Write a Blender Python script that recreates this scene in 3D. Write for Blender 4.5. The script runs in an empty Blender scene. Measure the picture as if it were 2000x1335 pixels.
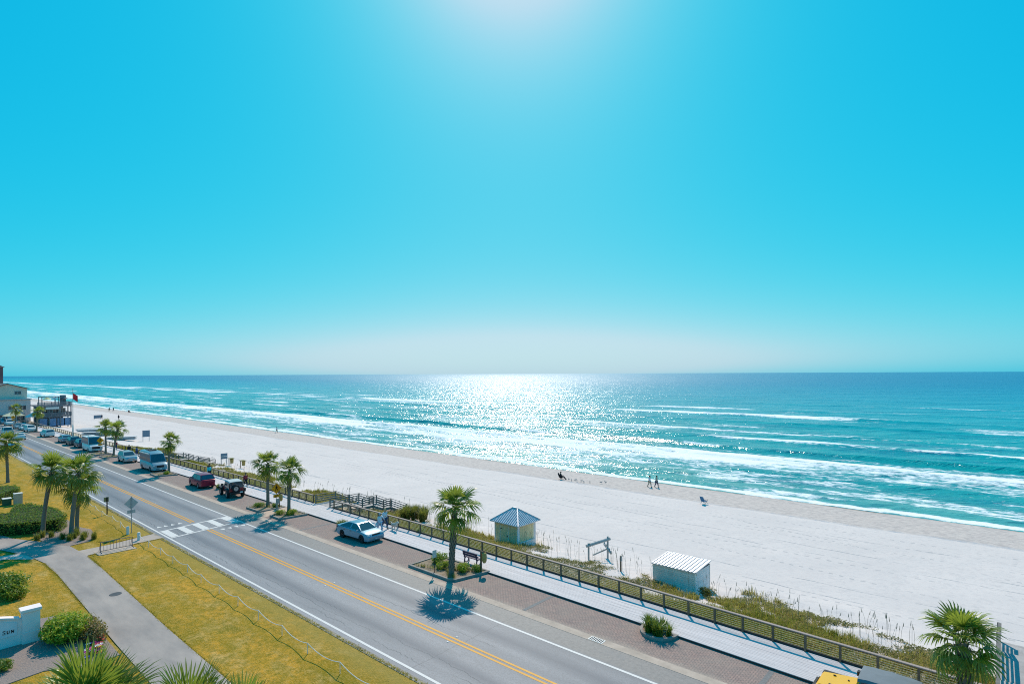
import bpy, bmesh, math, random
import numpy as np
from mathutils import Matrix, Vector
from math import pi, sin, cos, radians
random.seed(7); RNG = np.random.default_rng(7)
C = bpy.context.scene.collection
SC = bpy.context.scene

# ---------------------------------------------------------------- camera
# world frame: X along the road (+ to the right), Y towards the sea, Z up; the camera stands on a balcony
YAW = math.atan2(1100, 1254)
cam = bpy.data.cameras.new('camera'); camo = bpy.data.objects.new('camera', cam); C.objects.link(camo)
cam.sensor_width = 36; cam.lens = 36 * 1100 / 2000; cam.shift_y = 0.031
cam.clip_start = 0.1; cam.clip_end = 200000
camo.matrix_world = (Matrix.Translation((0, 0, 14)) @ Matrix.Rotation(YAW, 4, 'Z') @ Matrix.Rotation(pi / 2, 4, 'X') @ Matrix.Rotation(-0.0045, 4, 'Z'))
SC.camera = camo

# ---------------------------------------------------------------- sky and sun
SUN_EL = radians(44); SUN_AZ_YAW = YAW - radians(0.5)          # the sun stands ahead of the camera, over the sea
sd = Vector((-sin(SUN_AZ_YAW) * cos(SUN_EL), cos(SUN_AZ_YAW) * cos(SUN_EL), sin(SUN_EL)))
W = bpy.data.worlds.new('World'); SC.world = W; W.use_nodes = True
wn = W.node_tree.nodes; wl = W.node_tree.links; wn.clear()
sky = wn.new('ShaderNodeTexSky'); sky.sky_type = 'NISHITA'; sky.sun_disc = False
sky.sun_elevation = SUN_EL; sky.sun_rotation = -SUN_AZ_YAW
sky.altitude = 0; sky.air_density = 1.0; sky.dust_density = 0.75; sky.ozone_density = 2.0
sep = wn.new('ShaderNodeSeparateColor'); cmb = wn.new('ShaderNodeCombineColor')
wl.new(sky.outputs[0], sep.inputs[0])
def wmath(op, a, b):
    n = wn.new('ShaderNodeMath'); n.operation = op
    for k, v in enumerate((a, b)):
        if isinstance(v, (int, float)): n.inputs[k].default_value = v
        else: wl.new(v, n.inputs[k])
    return n.outputs[0]
def grade(ch, gain, power): return wmath('MULTIPLY', wmath('POWER', wmath('MULTIPLY', sep.outputs[ch], 0.05), power), gain)
# graded to the photograph's saturated cyan; red stays below green so that the haze is pale blue, not pink
g_out = grade(1, 10.1, 0.42); b_out = grade(2, 9.65, 0.16)
r_out = wmath('MULTIPLY', grade(0, 58.0, 3.2), wmath('POWER', wmath('MULTIPLY', sep.outputs[2], 0.12), 0.4))
sm = wn.new('ShaderNodeMath'); sm.operation = 'SMOOTH_MIN'; wl.new(r_out, sm.inputs[0]); wl.new(wmath('MULTIPLY', g_out, 0.71), sm.inputs[1]); sm.inputs[2].default_value = 1.2
wl.new(sm.outputs[0], cmb.inputs[0]); wl.new(g_out, cmb.inputs[1]); wl.new(b_out, cmb.inputs[2])
bg = wn.new('ShaderNodeBackground'); bg.inputs['Strength'].default_value = 0.1
wo = wn.new('ShaderNodeOutputWorld')
wl.new(cmb.outputs[0], bg.inputs[0]); wl.new(bg.outputs[0], wo.inputs[0])
sl = bpy.data.lights.new('sun', 'SUN'); sl.energy = 4.3; sl.angle = radians(0.53); sl.color = (1.0, 0.885, 0.75)
slo = bpy.data.objects.new('sun', sl); C.objects.link(slo)
slo.rotation_euler = sd.to_track_quat('Z', 'Y').to_euler(); slo.location = (0, 0, 60)
SC.view_settings.view_transform = 'Standard'; SC.view_settings.look = 'None'
SC.view_settings.exposure = 0.0; SC.view_settings.gamma = 1.0; SC.view_settings.use_curve_mapping = False
SC.cycles.filter_width = 1.05; SC.cycles.use_denoising = False; SC.cycles.max_bounces = 6; SC.cycles.sample_clamp_indirect = 4.0

# ---------------------------------------------------------------- materials
def nt(name):
    m = bpy.data.materials.new(name); m.use_nodes = True
    t = m.node_tree; t.nodes.clear()
    out = t.nodes.new('ShaderNodeOutputMaterial')
    return m, t, out
def N(t, typ, **kw):
    n = t.nodes.new(typ)
    for k, v in kw.items():
        if k.startswith('i_'):
            n.inputs[k[2:].replace('_', ' ')].default_value = v
        else: setattr(n, k, v)
    return n
def L(t, a, b): t.links.new(a, b)
def rgba(c): return (c[0], c[1], c[2], 1)
def mth(t, op, a, b=None, clamp=False):
    n = N(t, 'ShaderNodeMath', operation=op); n.use_clamp = clamp
    for i, v in enumerate((a, b)):
        if v is None: continue
        if isinstance(v, (int, float)): n.inputs[i].default_value = v
        else: L(t, v, n.inputs[i])
    return n.outputs[0]
def mixc(t, fac, a, b, blend='MIX'):
    n = N(t, 'ShaderNodeMix', data_type='RGBA', blend_type=blend)
    for i, v in ((0, fac), (6, a), (7, b)):
        if isinstance(v, (int, float)): n.inputs[i].default_value = v
        elif isinstance(v, tuple): n.inputs[i].default_value = rgba(v)
        else: L(t, v, n.inputs[i])
    return n.outputs[2]
def ramp(t, fac, stops, interp='LINEAR'):
    n = N(t, 'ShaderNodeValToRGB'); r = n.color_ramp; r.interpolation = interp
    while len(r.elements) < len(stops): r.elements.new(0.5)
    for e, (p, c) in zip(r.elements, stops):
        e.position = p; e.color = rgba(c) if isinstance(c, tuple) else (c, c, c, 1)
    L(t, fac, n.inputs[0]); return n.outputs[0]
def coords(t, scale=(1, 1, 1), kind='Object'):
    tc = N(t, 'ShaderNodeTexCoord'); mp = N(t, 'ShaderNodeMapping')
    mp.inputs['Scale'].default_value = scale; L(t, tc.outputs[kind], mp.inputs[0]); return mp.outputs[0]
def noise(t, vec, scale, detail=4, rough=0.55, dist=0.0):
    n = N(t, 'ShaderNodeTexNoise'); n.inputs['Scale'].default_value = scale; n.inputs['Detail'].default_value = detail
    n.inputs['Roughness'].default_value = rough; n.inputs['Distortion'].default_value = dist
    L(t, vec, n.inputs['Vector']); return n.outputs[0]
def bump(t, h, strength, dist):
    b = N(t, 'ShaderNodeBump'); b.inputs['Strength'].default_value = strength; b.inputs['Distance'].default_value = dist
    L(t, h, b.inputs['Height']); return b.outputs[0]
def bsdf(t, out, col=None, rough=0.7, metal=0.0, spec=0.3, normal=None):
    p = N(t, 'ShaderNodeBsdfPrincipled')
    if isinstance(col, tuple): p.inputs['Base Color'].default_value = rgba(col)
    elif col is not None: L(t, col, p.inputs['Base Color'])
    if isinstance(rough, (int, float)): p.inputs['Roughness'].default_value = rough
    else: L(t, rough, p.inputs['Roughness'])
    p.inputs['Metallic'].default_value = metal; p.inputs['Specular IOR Level'].default_value = spec
    if normal is not None: L(t, normal, p.inputs['Normal'])
    L(t, p.outputs[0], out.inputs[0]); return p
def mat(name, col, rough=0.7, var=0.15, scale=3.0, col2=None, bstr=0.0, bscale=30.0, bdist=0.01, metal=0.0, spec=0.3, stretch=(1, 1, 1), rand=0.0):
    m, t, out = nt(name)
    v = coords(t, stretch)
    a = tuple(c * (1 - var) for c in col); b = col2 or tuple(min(1, c * (1 + var)) for c in col)
    f = ramp(t, noise(t, v, scale, 6, 0.6), [(0.3, 0.0), (0.7, 1.0)])
    c = mixc(t, f, a, b)
    if rand:
        oi = N(t, 'ShaderNodeObjectInfo')
        k = mth(t, 'ADD', mth(t, 'MULTIPLY', oi.outputs['Random'], 2 * rand), 1 - rand)
        hsv = N(t, 'ShaderNodeHueSaturation'); L(t, k, hsv.inputs['Value']); L(t, c, hsv.inputs['Color']); c = hsv.outputs[0]
    nrm = bump(t, noise(t, v, bscale, 3, 0.6), bstr, bdist) if bstr else None
    bsdf(t, out, c, rough, metal, spec, nrm); return m
def leafmat(name, col, col2, trans=0.35, rough=0.45, scale=6.0, spec=0.35, rand=0.25):
    m, t, out = nt(name)
    v = coords(t); f = ramp(t, noise(t, v, scale, 3), [(0.35, 0.0), (0.65, 1.0)])
    c = mixc(t, f, col, col2)
    oi = N(t, 'ShaderNodeObjectInfo')
    k = mth(t, 'ADD', mth(t, 'MULTIPLY', oi.outputs['Random'], 2 * rand), 1 - rand)
    hsv = N(t, 'ShaderNodeHueSaturation'); L(t, k, hsv.inputs['Value']); L(t, c, hsv.inputs['Color']); c = hsv.outputs[0]
    p = N(t, 'ShaderNodeBsdfPrincipled'); L(t, c, p.inputs['Base Color']); p.inputs['Roughness'].default_value = rough; p.inputs['Specular IOR Level'].default_value = spec
    tr = N(t, 'ShaderNodeBsdfTranslucent'); L(t, mixc(t, 0.5, c, (0.5, 0.55, 0.08), 'MIX'), tr.inputs[0])
    mx = N(t, 'ShaderNodeMixShader'); mx.inputs[0].default_value = trans
    L(t, p.outputs[0], mx.inputs[1]); L(t, tr.outputs[0], mx.inputs[2]); L(t, mx.outputs[0], out.inputs[0]); return m

# ---------------------------------------------------------------- mesh helpers
class MB:
    def __init__(s): s.v = []; s.f = []
    def add(s, vs, fs):
        o = len(s.v); s.v += [tuple(map(float, p)) for p in vs]; s.f += [tuple(i + o for i in f) for f in fs]; return s
    def box(s, cx, cy, cz, sx, sy, sz, rz=0.0):
        h = (sx / 2, sy / 2, sz / 2); c_, s_ = cos(rz), sin(rz); vs = []
        for dz in (-1, 1):
            for dx, dy in ((-1, -1), (1, -1), (1, 1), (-1, 1)):
                x, y = dx * h[0], dy * h[1]
                vs.append((cx + x * c_ - y * s_, cy + x * s_ + y * c_, cz + dz * h[2]))
        return s.add(vs, [(3, 2, 1, 0), (4, 5, 6, 7), (0, 1, 5, 4), (1, 2, 6, 5), (2, 3, 7, 6), (3, 0, 4, 7)])
    def beam(s, p0, p1, w, h, up=(0, 0, 1)):
        p0, p1 = Vector(p0), Vector(p1); d = (p1 - p0).normalized(); up = Vector(up)
        if abs(d.dot(up)) > 0.98: up = Vector((0, 1, 0))
        a = d.cross(up).normalized(); b = a.cross(d).normalized(); vs = []
        for p in (p0, p1):
            for i, j in ((-1, -1), (1, -1), (1, 1), (-1, 1)): vs.append(p + a * (i * w / 2) + b * (j * h / 2))
        return s.add(vs, [(0, 1, 2, 3), (7, 6, 5, 4), (0, 4, 5, 1), (1, 5, 6, 2), (2, 6, 7, 3), (3, 7, 4, 0)])
    def tube(s, pts, rad, n=8, cap=True):
        pts = [Vector(p) for p in pts]
        if isinstance(rad, (int, float)): rad = [rad] * len(pts)
        vs = []; ref = None
        for i, p in enumerate(pts):
            d = (pts[min(i + 1, len(pts) - 1)] - pts[max(i - 1, 0)]).normalized()
            if ref is None: ref = Vector((1, 0, 0)) if abs(d.x) < 0.8 else Vector((0, 1, 0))
            a = d.cross(ref).normalized(); b = d.cross(a).normalized(); ref = b.cross(d) if False else ref
            for k in range(n):
                t = 2 * pi * k / n; vs.append(p + (a * cos(t) + b * sin(t)) * rad[i])
        fs = []
        for i in range(len(pts) - 1):
            for k in range(n):
                k2 = (k + 1) % n; fs.append((i * n + k, i * n + k2, (i + 1) * n + k2, (i + 1) * n + k))
        if cap: fs += [tuple(range(n - 1, -1, -1)), tuple((len(pts) - 1) * n + k for k in range(n))]
        return s.add(vs, fs)
    def prism(s, poly, z0, z1):
        n = len(poly); vs = [(x, y, z0) for x, y in poly] + [(x, y, z1) for x, y in poly]
        fs = [tuple(range(n - 1, -1, -1)), tuple(range(n, 2 * n))] + [(i, (i + 1) % n, n + (i + 1) % n, n + i) for i in range(n)]
        return s.add(vs, fs)
    def quad(s, *p): return s.add(p, [tuple(range(len(p)))])
    def lathe(s, prof, n=16, axis='Z', c=(0, 0, 0)):
        vs = []; c = Vector(c)
        for r, z in prof:
            for k in range(n):
                t = 2 * pi * k / n; x, y = r * cos(t), r * sin(t)
                vs.append(c + (Vector((x, y, z)) if axis == 'Z' else Vector((x, z, y)) if axis == 'Y' else Vector((z, x, y))))
        fs = []
        for i in range(len(prof) - 1):
            for k in range(n):
                k2 = (k + 1) % n; q = (i * n + k, i * n + k2, (i + 1) * n + k2, (i + 1) * n + k)
                fs.append(q if axis != 'Y' else q[::-1])
        return s.add(vs, fs)
    def mesh(s, name):
        me = bpy.data.meshes.new(name); me.from_pydata(s.v, [], s.f); me.update(); return me
    def build(s, name, m, parent=None, loc=(0, 0, 0), rot=(0, 0, 0), smooth=None):
        return obj(name, s.mesh(name), m, parent, loc, rot, smooth)
def obj(name, me, m, parent=None, loc=(0, 0, 0), rot=(0, 0, 0), smooth=None):
    if m is not None and not me.materials: me.materials.append(m)
    if smooth is not None and len(me.polygons):
        me.polygons.foreach_set('use_smooth', [True] * len(me.polygons)); me.set_sharp_from_angle(angle=radians(smooth))
    o = bpy.data.objects.new(name, me); C.objects.link(o); o.location = loc; o.rotation_euler = rot
    if parent is not None: o.parent = parent
    return o
def tag(o, label=None, cat=None, group=None, kind=None):
    if label: o['label'] = label
    if cat: o['category'] = cat
    if group: o['group'] = group
    if kind: o['kind'] = kind
    return o
def thing(name, label, cat, loc=(0, 0, 0), rz=0.0, group=None):
    o = bpy.data.objects.new(name, None); C.objects.link(o); o.location = loc; o.rotation_euler = (0, 0, rz)
    o.empty_display_size = 0.3
    return tag(o, label, cat, group)
def struct(name, mb, m, smooth=None):
    me = mb.mesh(name) if isinstance(mb, MB) else mb
    return tag(obj(name, me, m, smooth=smooth), kind='structure')
def clone(o, parent=None):
    c = o.copy(); C.objects.link(c)
    if parent is not None: c.parent = parent
    for ch in o.children: clone(ch, c)
    return c
def grid_mesh(name, X, Y, Z):
    ny, nx = X.shape
    co = np.stack([X, Y, Z], -1).reshape(-1, 3).astype(np.float32)
    i = np.arange(ny - 1)[:, None] * nx + np.arange(nx - 1)[None]
    q = np.stack([i, i + 1, i + nx + 1, i + nx], -1).reshape(-1, 4).astype(np.int32)
    me = bpy.data.meshes.new(name)
    me.vertices.add(len(co)); me.vertices.foreach_set('co', co.ravel())
    me.loops.add(q.size); me.loops.foreach_set('vertex_index', q.ravel())
    me.polygons.add(len(q)); me.polygons.foreach_set('loop_start', np.arange(len(q), dtype=np.int32) * 4)
    me.polygons.foreach_set('use_smooth', np.ones(len(q), dtype=bool))
    me.update(calc_edges=True); me.validate(); return me
def vnoise(x, y, seed=0):
    xi = np.floor(x).astype(np.int64); yi = np.floor(y).astype(np.int64); fx = x - xi; fy = y - yi
    def h(a, b):
        n = (a * 374761393 + b * 668265263 + seed * 974711) & 0x7fffffff
        n = ((n ^ (n >> 13)) * 1274126177) & 0x7fffffff
        return ((n ^ (n >> 16)) & 0xffff) / 65535.0
    sx = fx * fx * (3 - 2 * fx); sy = fy * fy * (3 - 2 * fy)
    a = h(xi, yi) * (1 - sx) + h(xi + 1, yi) * sx; b = h(xi, yi + 1) * (1 - sx) + h(xi + 1, yi + 1) * sx
    return a * (1 - sy) + b * sy
def fbm(x, y, seed=0, o=4):
    s = 0; a = 0.5
    for k in range(o): s = s + a * vnoise(x * 2 ** k, y * 2 ** k, seed + k); a *= 0.5
    return s / (1 - 0.5 ** o)
def lerp_tab(x, tab):
    xs = [p[0] for p in tab]; ys = [p[1] for p in tab]; return np.interp(x, xs, ys)
# ================================================================ LARGE STRUCTURE
# --- boardwalk line: front (road side) edge and width along X
FRONT = [(-400, 26.6), (-200, 27.5), (-120, 28.4), (-67, 28.85), (-38, 28.8), (-17, 28.25), (-6, 27.85), (16, 27.0)]
BW_W = 2.75
def front(x): return float(lerp_tab(x, FRONT))
def railY(x): return front(x) + BW_W
# --- terrain seaward of the boardwalk
PROF = [(29, -0.30), (31, -0.35), (33, -0.60), (38, -1.45), (42, -2.05), (46, -2.35), (60, -2.60), (70.4, -2.72), (71.6, -2.92), (84, -3.5), (90, -3.9), (130, -6.0)]
def terrain(x, y):
    x = np.asarray(x, dtype=float); y = np.asarray(y, dtype=float)
    z = lerp_tab(y + 1.6 * (fbm(x / 14, y * 0 + 3.3, 3) - 0.5) * np.clip((y - 60) / 10, 0, 1), PROF)
    d = np.clip((y - 31.5) / 2, 0, 1) * np.clip((45 - y) / 4, 0, 1)
    z = z + d * (0.75 * (fbm(x / 4.5, y / 3.5, 11) - 0.5) + 0.2 * (fbm(x / 1.3, y / 1.2, 17) - 0.5))
    b = np.clip((y - 44) / 3, 0, 1) * np.clip((84 - y) / 4, 0, 1)
    z = z + b * (0.10 * (fbm(x / 3.0, y / 2.2, 23) - 0.5) + 0.05 * (fbm(x / 0.8, y / 0.7, 29) - 0.5))
    return z
def tz(x, y): return float(terrain(x, y))

# --- sand material
def sand_material():
    m, t, out = nt('white sand')
    v = coords(t); sx = N(t, 'ShaderNodeSeparateXYZ'); L(t, v, sx.inputs[0])
    big = noise(t, v, 0.12, 5, 0.6); fine = noise(t, v, 2.2, 8, 0.7)
    dry = mixc(t, ramp(t, big, [(0.35, 0.0), (0.65, 1.0)]), (0.65, 0.55, 0.515), (0.70, 0.59, 0.55))
    dry = mixc(t, ramp(t, fine, [(0.40, 1.0), (0.50, 0.0)]), dry, (0.62, 0.525, 0.495))
    # wet / coarser belt near the water: tan and trampled, begins at the little scarp near Y 71
    wy = mth(t, 'ADD', sx.outputs[1], mth(t, 'MULTIPLY', mth(t, 'SUBTRACT', noise(t, coords(t, (0.06, 0.06, 0.06)), 1.0, 4), 0.5), 5.0))
    wetf = mth(t, 'MULTIPLY', mth(t, 'SUBTRACT', wy, 70.8), 0.9, True)
    pk = noise(t, coords(t, (0.8, 1.6, 1)), 1.6, 8, 0.75)
    belt = mixc(t, ramp(t, pk, [(0.40, 0.0), (0.56, 1.0)]), (0.43, 0.355, 0.33), (0.61, 0.50, 0.45))
    wet = mth(t, 'MULTIPLY', mth(t, 'SUBTRACT', wy, 81.5), 0.5, True)
    belt = mixc(t, wet, belt, (0.33, 0.27, 0.22))
    scarp = mth(t, 'SUBTRACT', 1.0, mth(t, 'MULTIPLY', mth(t, 'ABSOLUTE', mth(t, 'SUBTRACT', wy, 71.3)), 0.9), True)
    col = mixc(t, wetf, dry, belt)
    col = mixc(t, mth(t, 'MULTIPLY', scarp, ramp(t, noise(t, v, 1.5, 6, 0.7), [(0.42, 0.0), (0.6, 0.75)])), col, (0.30, 0.33, 0.38))
    # long thin drag lines of seaweed and cart tracks parallel to the shore
    for y0, sl_, ph in ((58.0, 0.02, 1.0), (60.2, 0.03, 5.0), (66.0, 0.0, 9.0), (50.5, -0.02, 2.0), (47.5, 0.01, 7.0)):
        ly = mth(t, 'ADD', mth(t, 'ADD', sx.outputs[1], mth(t, 'MULTIPLY', sx.outputs[0], sl_)), mth(t, 'MULTIPLY', noise(t, coords(t, (0.03, 0, 0)), 1.0 + ph * 0.1, 3), 3.0))
        ln = mth(t, 'LESS_THAN', mth(t, 'ABSOLUTE', mth(t, 'SUBTRACT', ly, y0)), 0.06)
        br = ramp(t, noise(t, coords(t, (0.15, 0.02, 0)), 1.0 + ph * 0.07, 5, 0.7), [(0.44, 0.0), (0.56, 0.8)])
        col = mixc(t, mth(t, 'MULTIPLY', ln, br), col, (0.22, 0.23, 0.25))
    # walked trails: broken strings of short darker dashes
    for y0, sl_, ph, gap in ((52.0, 0.10, 0.3, 1.3), (63.5, -0.03, 0.7, 1.5), (56.5, 0.02, 0.1, 1.1), (68.3, 0.01, 0.5, 1.2), (47.0, -0.06, 0.9, 1.4), (61.0, 0.22, 0.2, 1.4), (66.5, -0.12, 0.6, 1.2)):
        ly = mth(t, 'ADD', mth(t, 'ADD', sx.outputs[1], mth(t, 'MULTIPLY', sx.outputs[0], sl_)), mth(t, 'MULTIPLY', noise(t, coords(t, (0.05, 0, 0)), 1.0 + ph, 3), 2.6))
        da = mth(t, 'LESS_THAN', mth(t, 'FRACT', mth(t, 'ADD', mth(t, 'MULTIPLY', sx.outputs[0], gap), ph)), 0.42)
        ln = mth(t, 'LESS_THAN', mth(t, 'ABSOLUTE', mth(t, 'SUBTRACT', ly, y0)), 0.13)
        br = ramp(t, noise(t, coords(t, (0.06, 0.01, 0)), 1.0 + ph, 4, 0.6), [(0.42, 0.0), (0.52, 0.55)])
        col = mixc(t, mth(t, 'MULTIPLY', mth(t, 'MULTIPLY', ln, da), br), col, (0.36, 0.33, 0.33))
    lit = mth(t, 'MULTIPLY', mth(t, 'SUBTRACT', 36.2, mth(t, 'ADD', sx.outputs[1], mth(t, 'MULTIPLY', mth(t, 'SUBTRACT', noise(t, v, 0.35, 5), 0.5), 9.0))), 0.6, True)
    col = mixc(t, mth(t, 'MULTIPLY', lit, ramp(t, noise(t, v, 1.7, 7, 0.75), [(0.40, 0.15), (0.58, 0.9)])), col, (0.30, 0.235, 0.09))     # plant litter
    foot = N(t, 'ShaderNodeTexVoronoi'); foot.inputs['Scale'].default_value = 1.3; L(t, coords(t, (1, 1.3, 0)), foot.inputs['Vector'])
    h = mth(t, 'ADD', mth(t, 'MULTIPLY', noise(t, v, 3.0, 6, 0.7), 0.8), mth(t, 'MULTIPLY', ramp(t, foot.outputs[0], [(0.0, 0.0), (0.25, 1.0)]), 0.35))
    bsdf(t, out, col, 0.9, 0, 0.15, bump(t, h, 0.4, 0.06)); return m
SAND = sand_material()
xs = np.concatenate([-60 - np.geomspace(1, 3000, 200)[::-1], np.arange(-60, 30, 0.35)])
ys = np.concatenate([np.arange(29, 46, 0.3), np.arange(46, 90, 0.6), np.geomspace(90, 130, 8)])
Xg, Yg = np.meshgrid(xs, ys)
struct('beach', grid_mesh('beach', Xg, Yg, terrain(Xg, Yg)), SAND)

# --- sea
SEA_Z = -3.42
def breaker_y(x, y0, k): return y0 + 5.0 * (fbm(x / 55, x * 0 + k, 31 + int(k)) - 0.5) + 0.6 * (fbm(x / 6, x * 0 + k, 41) - 0.5)
BREAK = [(131, 0.95, 1.3, 4.5, 1), (117.5, 0.45, 1.0, 5.0, 2), (103, 0.22, 1.2, 3.0, 3), (93, 0.2, 0.9, 3.0, 4), (87, 0.14, 0.7, 2.0, 5),
         (152, 0.5, 2.0, 5.0, 6), (172, 0.45, 2.5, 6.0, 7), (205, 0.6, 2.5, 7.0, 8), (236, 0.75, 2.5, 8.0, 9), (275, 0.5, 4, 9, 10), (330, 0.5, 5, 10, 11), (400, 0.5, 6, 12, 12), (480, 0.4, 7, 14, 13)]
def sea_fields(x, y):
    z = np.zeros_like(x)
    for y0, a, wf, wb, k in BREAK:
        yc = breaker_y(x, y0, k); m = 0.25 + 1.3 * np.clip(fbm(x / 38, x * 0 + k * 3.1, 50 + k) - 0.25, 0, 1)
        d = y - yc; z = z + a * m * np.exp(-np.where(d < 0, (d / wf) ** 2, (d / wb) ** 2))
    amp = np.clip((y - 86) / 20, 0.05, 1) * np.clip((900 - y) / 300, 0.0, 1)
    z = z + amp * (0.35 * (fbm(x / 11, y / 5.5, 71) - 0.5) + 0.22 * (fbm(x / 3.4, y / 2.0, 73, 3) - 0.5))
    f = np.zeros_like(x)
    def patch(s, k, lo): return np.clip((fbm(x / s, y / (s * 0.25) + k * 9.7, 80 + k) - lo) * 5, 0, 1)
    # main surf belt: crisp seaward edge, ragged towards the shore
    ye = breaker_y(x, 122, 2) + 5 * (fbm(x / 23, x * 0 + 4, 90) - 0.5); d = ye - y
    wid = 30 + 34 * (fbm(x / 70, x * 0 + 2, 91) - 0.45)
    f = np.maximum(f, np.where(d > 0, np.clip(1.08 - d / wid, 0, 1), np.clip(1 + d / 1.2, 0, 1)) * (0.62 + 0.38 * patch(22, 1, 0.42)))
    f = np.maximum(f, 0.9 * np.clip(1 - np.abs(y - breaker_y(x, 131.0, 1) + 0.5) / 1.1, 0, 1) * patch(26, 2, 0.52))
    ys_ = 84.6 + 2.2 * (fbm(x / 9, x * 0, 95) - 0.5) + 2.5 * (fbm(x / 45, x * 0, 96) - 0.5)
    f = np.maximum(f, np.clip(1.15 - np.abs(y - ys_) / 1.5, 0, 1))
    for y0, w, k, s, lo, st in ((93, 2.2, 3, 24, 0.5, 0.8), (99, 4, 12, 30, 0.5, 0.6), (152, 5, 4, 45, 0.47, 0.9), (172, 6, 5, 50, 0.48, 0.85), (238, 16, 6, 60, 0.40, 1.1), (222, 6, 13, 60, 0.50, 0.8), (205, 6, 7, 50, 0.50, 0.8), (275, 8, 8, 60, 0.52, 0.9), (330, 9, 9, 70, 0.55, 0.8)):
        yc = breaker_y(x, y0, k); d = y - yc
        f = np.maximum(f, st * np.clip(1 - np.where(d < 0, -d / w, d / (w * 0.35)), 0, 1) * patch(s, k, lo))
    far = np.clip((-x - 200) / 150, 0, 1)
    for y0, w, k in ((240, 9, 21), (262, 6, 22)):
        yc = breaker_y(x, y0, k); f = np.maximum(f, far * np.clip(1.1 - np.abs(y - yc) / w, 0, 1) * (0.45 + 0.55 * patch(120, k, 0.42)))
    f = np.maximum(f, 0.50 * np.clip((150 - y) / 30, 0, 1) * patch(11, 15, 0.42))
    f = np.maximum(f, 0.46 * np.clip((330 - y) / 60, 0, 1) * patch(34, 16, 0.50))
    return SEA_Z + z, f
def sea_material():
    m, t, out = nt('sea water')
    v = coords(t); sx = N(t, 'ShaderNodeSeparateXYZ'); L(t, v, sx.inputs[0])
    yy = mth(t, 'ADD', sx.outputs[1], mth(t, 'MULTIPLY', mth(t, 'SUBTRACT', noise(t, coords(t, (0.004, 0.012, 0)), 1.0, 5, 0.6), 0.5), 150.0))
    lg = mth(t, 'DIVIDE', mth(t, 'SUBTRACT', mth(t, 'LOGARITHM', mth(t, 'MAXIMUM', yy, 84.0), 10.0), 1.92), 1.6)   # 84 m -> 0, 3.3 km -> 1
    col = ramp(t, lg, [(0.0, (0.10, 0.36, 0.32)), (0.05, (0.02, 0.29, 0.29)), (0.16, (0.002, 0.30, 0.30)), (0.30, (0.0, 0.29, 0.33)), (0.45, (0.0, 0.225, 0.32)), (0.62, (0.0, 0.165, 0.30)), (1.0, (0.0, 0.16, 0.30))])
    mot = noise(t, coords(t, (0.03, 0.12, 0)), 1.0, 6, 0.65)
    col = mixc(t, ramp(t, mot, [(0.35, 0.6), (0.5, 0.0)]), col, (0.004, 0.13, 0.22))
    at = N(t, 'ShaderNodeAttribute', attribute_name='foam')
    n1 = noise(t, coords(t, (0.55, 1.1, 0)), 1.0, 9, 0.72, 0.4); n2 = noise(t, coords(t, (0.10, 0.35, 0)), 1.0, 6, 0.6)
    nn = mth(t, 'ADD', mth(t, 'MULTIPLY', n1, 0.7), mth(t, 'MULTIPLY', n2, 0.3))
    fm = mth(t, 'MULTIPLY', mth(t, 'SUBTRACT', mth(t, 'ADD', at.outputs['Fac'], mth(t, 'MULTIPLY', mth(t, 'SUBTRACT', nn, 0.5), 2.3)), 0.40), 4.0, True)
    def wind(sc):              # wind chop runs in from the south, crests square to the sun's bearing
        tc = N(t, 'ShaderNodeTexCoord'); m1 = N(t, 'ShaderNodeMapping'); m1.inputs['Rotation'].default_value = (0, 0, -YAW); m2 = N(t, 'ShaderNodeMapping'); m2.inputs['Scale'].default_value = sc
        L(t, tc.outputs['Object'], m1.inputs[0]); L(t, m1.outputs[0], m2.inputs[0]); return m2.outputs[0]
    chop = mth(t, 'ADD', noise(t, wind((0.072, 0.21, 0)), 1.0, 5, 0.56, 0.2), mth(t, 'MULTIPLY', noise(t, wind((0.4, 1.0, 0)), 1.0, 4, 0.62), 0.24))
    chop = mth(t, 'ADD', chop, mth(t, 'MULTIPLY', noise(t, wind((0.012, 0.045, 0)), 1.0, 3, 0.5), 2.6))
    nrm = bump(t, chop, 1.0, 1.75)
    p = N(t, 'ShaderNodeBsdfPrincipled'); L(t, col, p.inputs['Base Color']); p.inputs['IOR'].default_value = 1.34
    L(t, mth(t, 'ADD', 0.165, mth(t, 'MULTIPLY', mth(t, 'MULTIPLY', mth(t, 'SUBTRACT', lg, 0.25), 2.0, True), 0.19)), p.inputs['Roughness']); p.inputs['Specular IOR Level'].default_value = 0.9
    L(t, nrm, p.inputs['Normal'])
    d = N(t, 'ShaderNodeBsdfDiffuse'); d.inputs[0].default_value = (0.90, 0.88, 0.88, 1); L(t, bump(t, nn, 0.6, 0.5), d.inputs['Normal'])
    mx = N(t, 'ShaderNodeMixShader'); L(t, fm, mx.inputs[0]); L(t, p.outputs[0], mx.inputs[1]); L(t, d.outputs[0], mx.inputs[2]); L(t, mx.outputs[0], out.inputs[0]); return m
xs = np.concatenate([-340 - np.geomspace(2, 69000, 150)[::-1], np.arange(-340, 40, 1.3), 40 + np.geomspace(2, 4000, 30)])
ys = np.concatenate([np.arange(82.5, 190, 0.42), 190 + np.geomspace(0.6, 69000, 260)])
Xg, Yg = np.meshgrid(xs, ys); Zg, Fg = sea_fields(Xg, Yg)
me = grid_mesh('sea', Xg, Yg, Zg); a = me.attributes.new('foam', 'FLOAT', 'POINT'); a.data.foreach_set('value', Fg.astype(np.float32).ravel())
struct('sea', me, sea_material())
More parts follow.
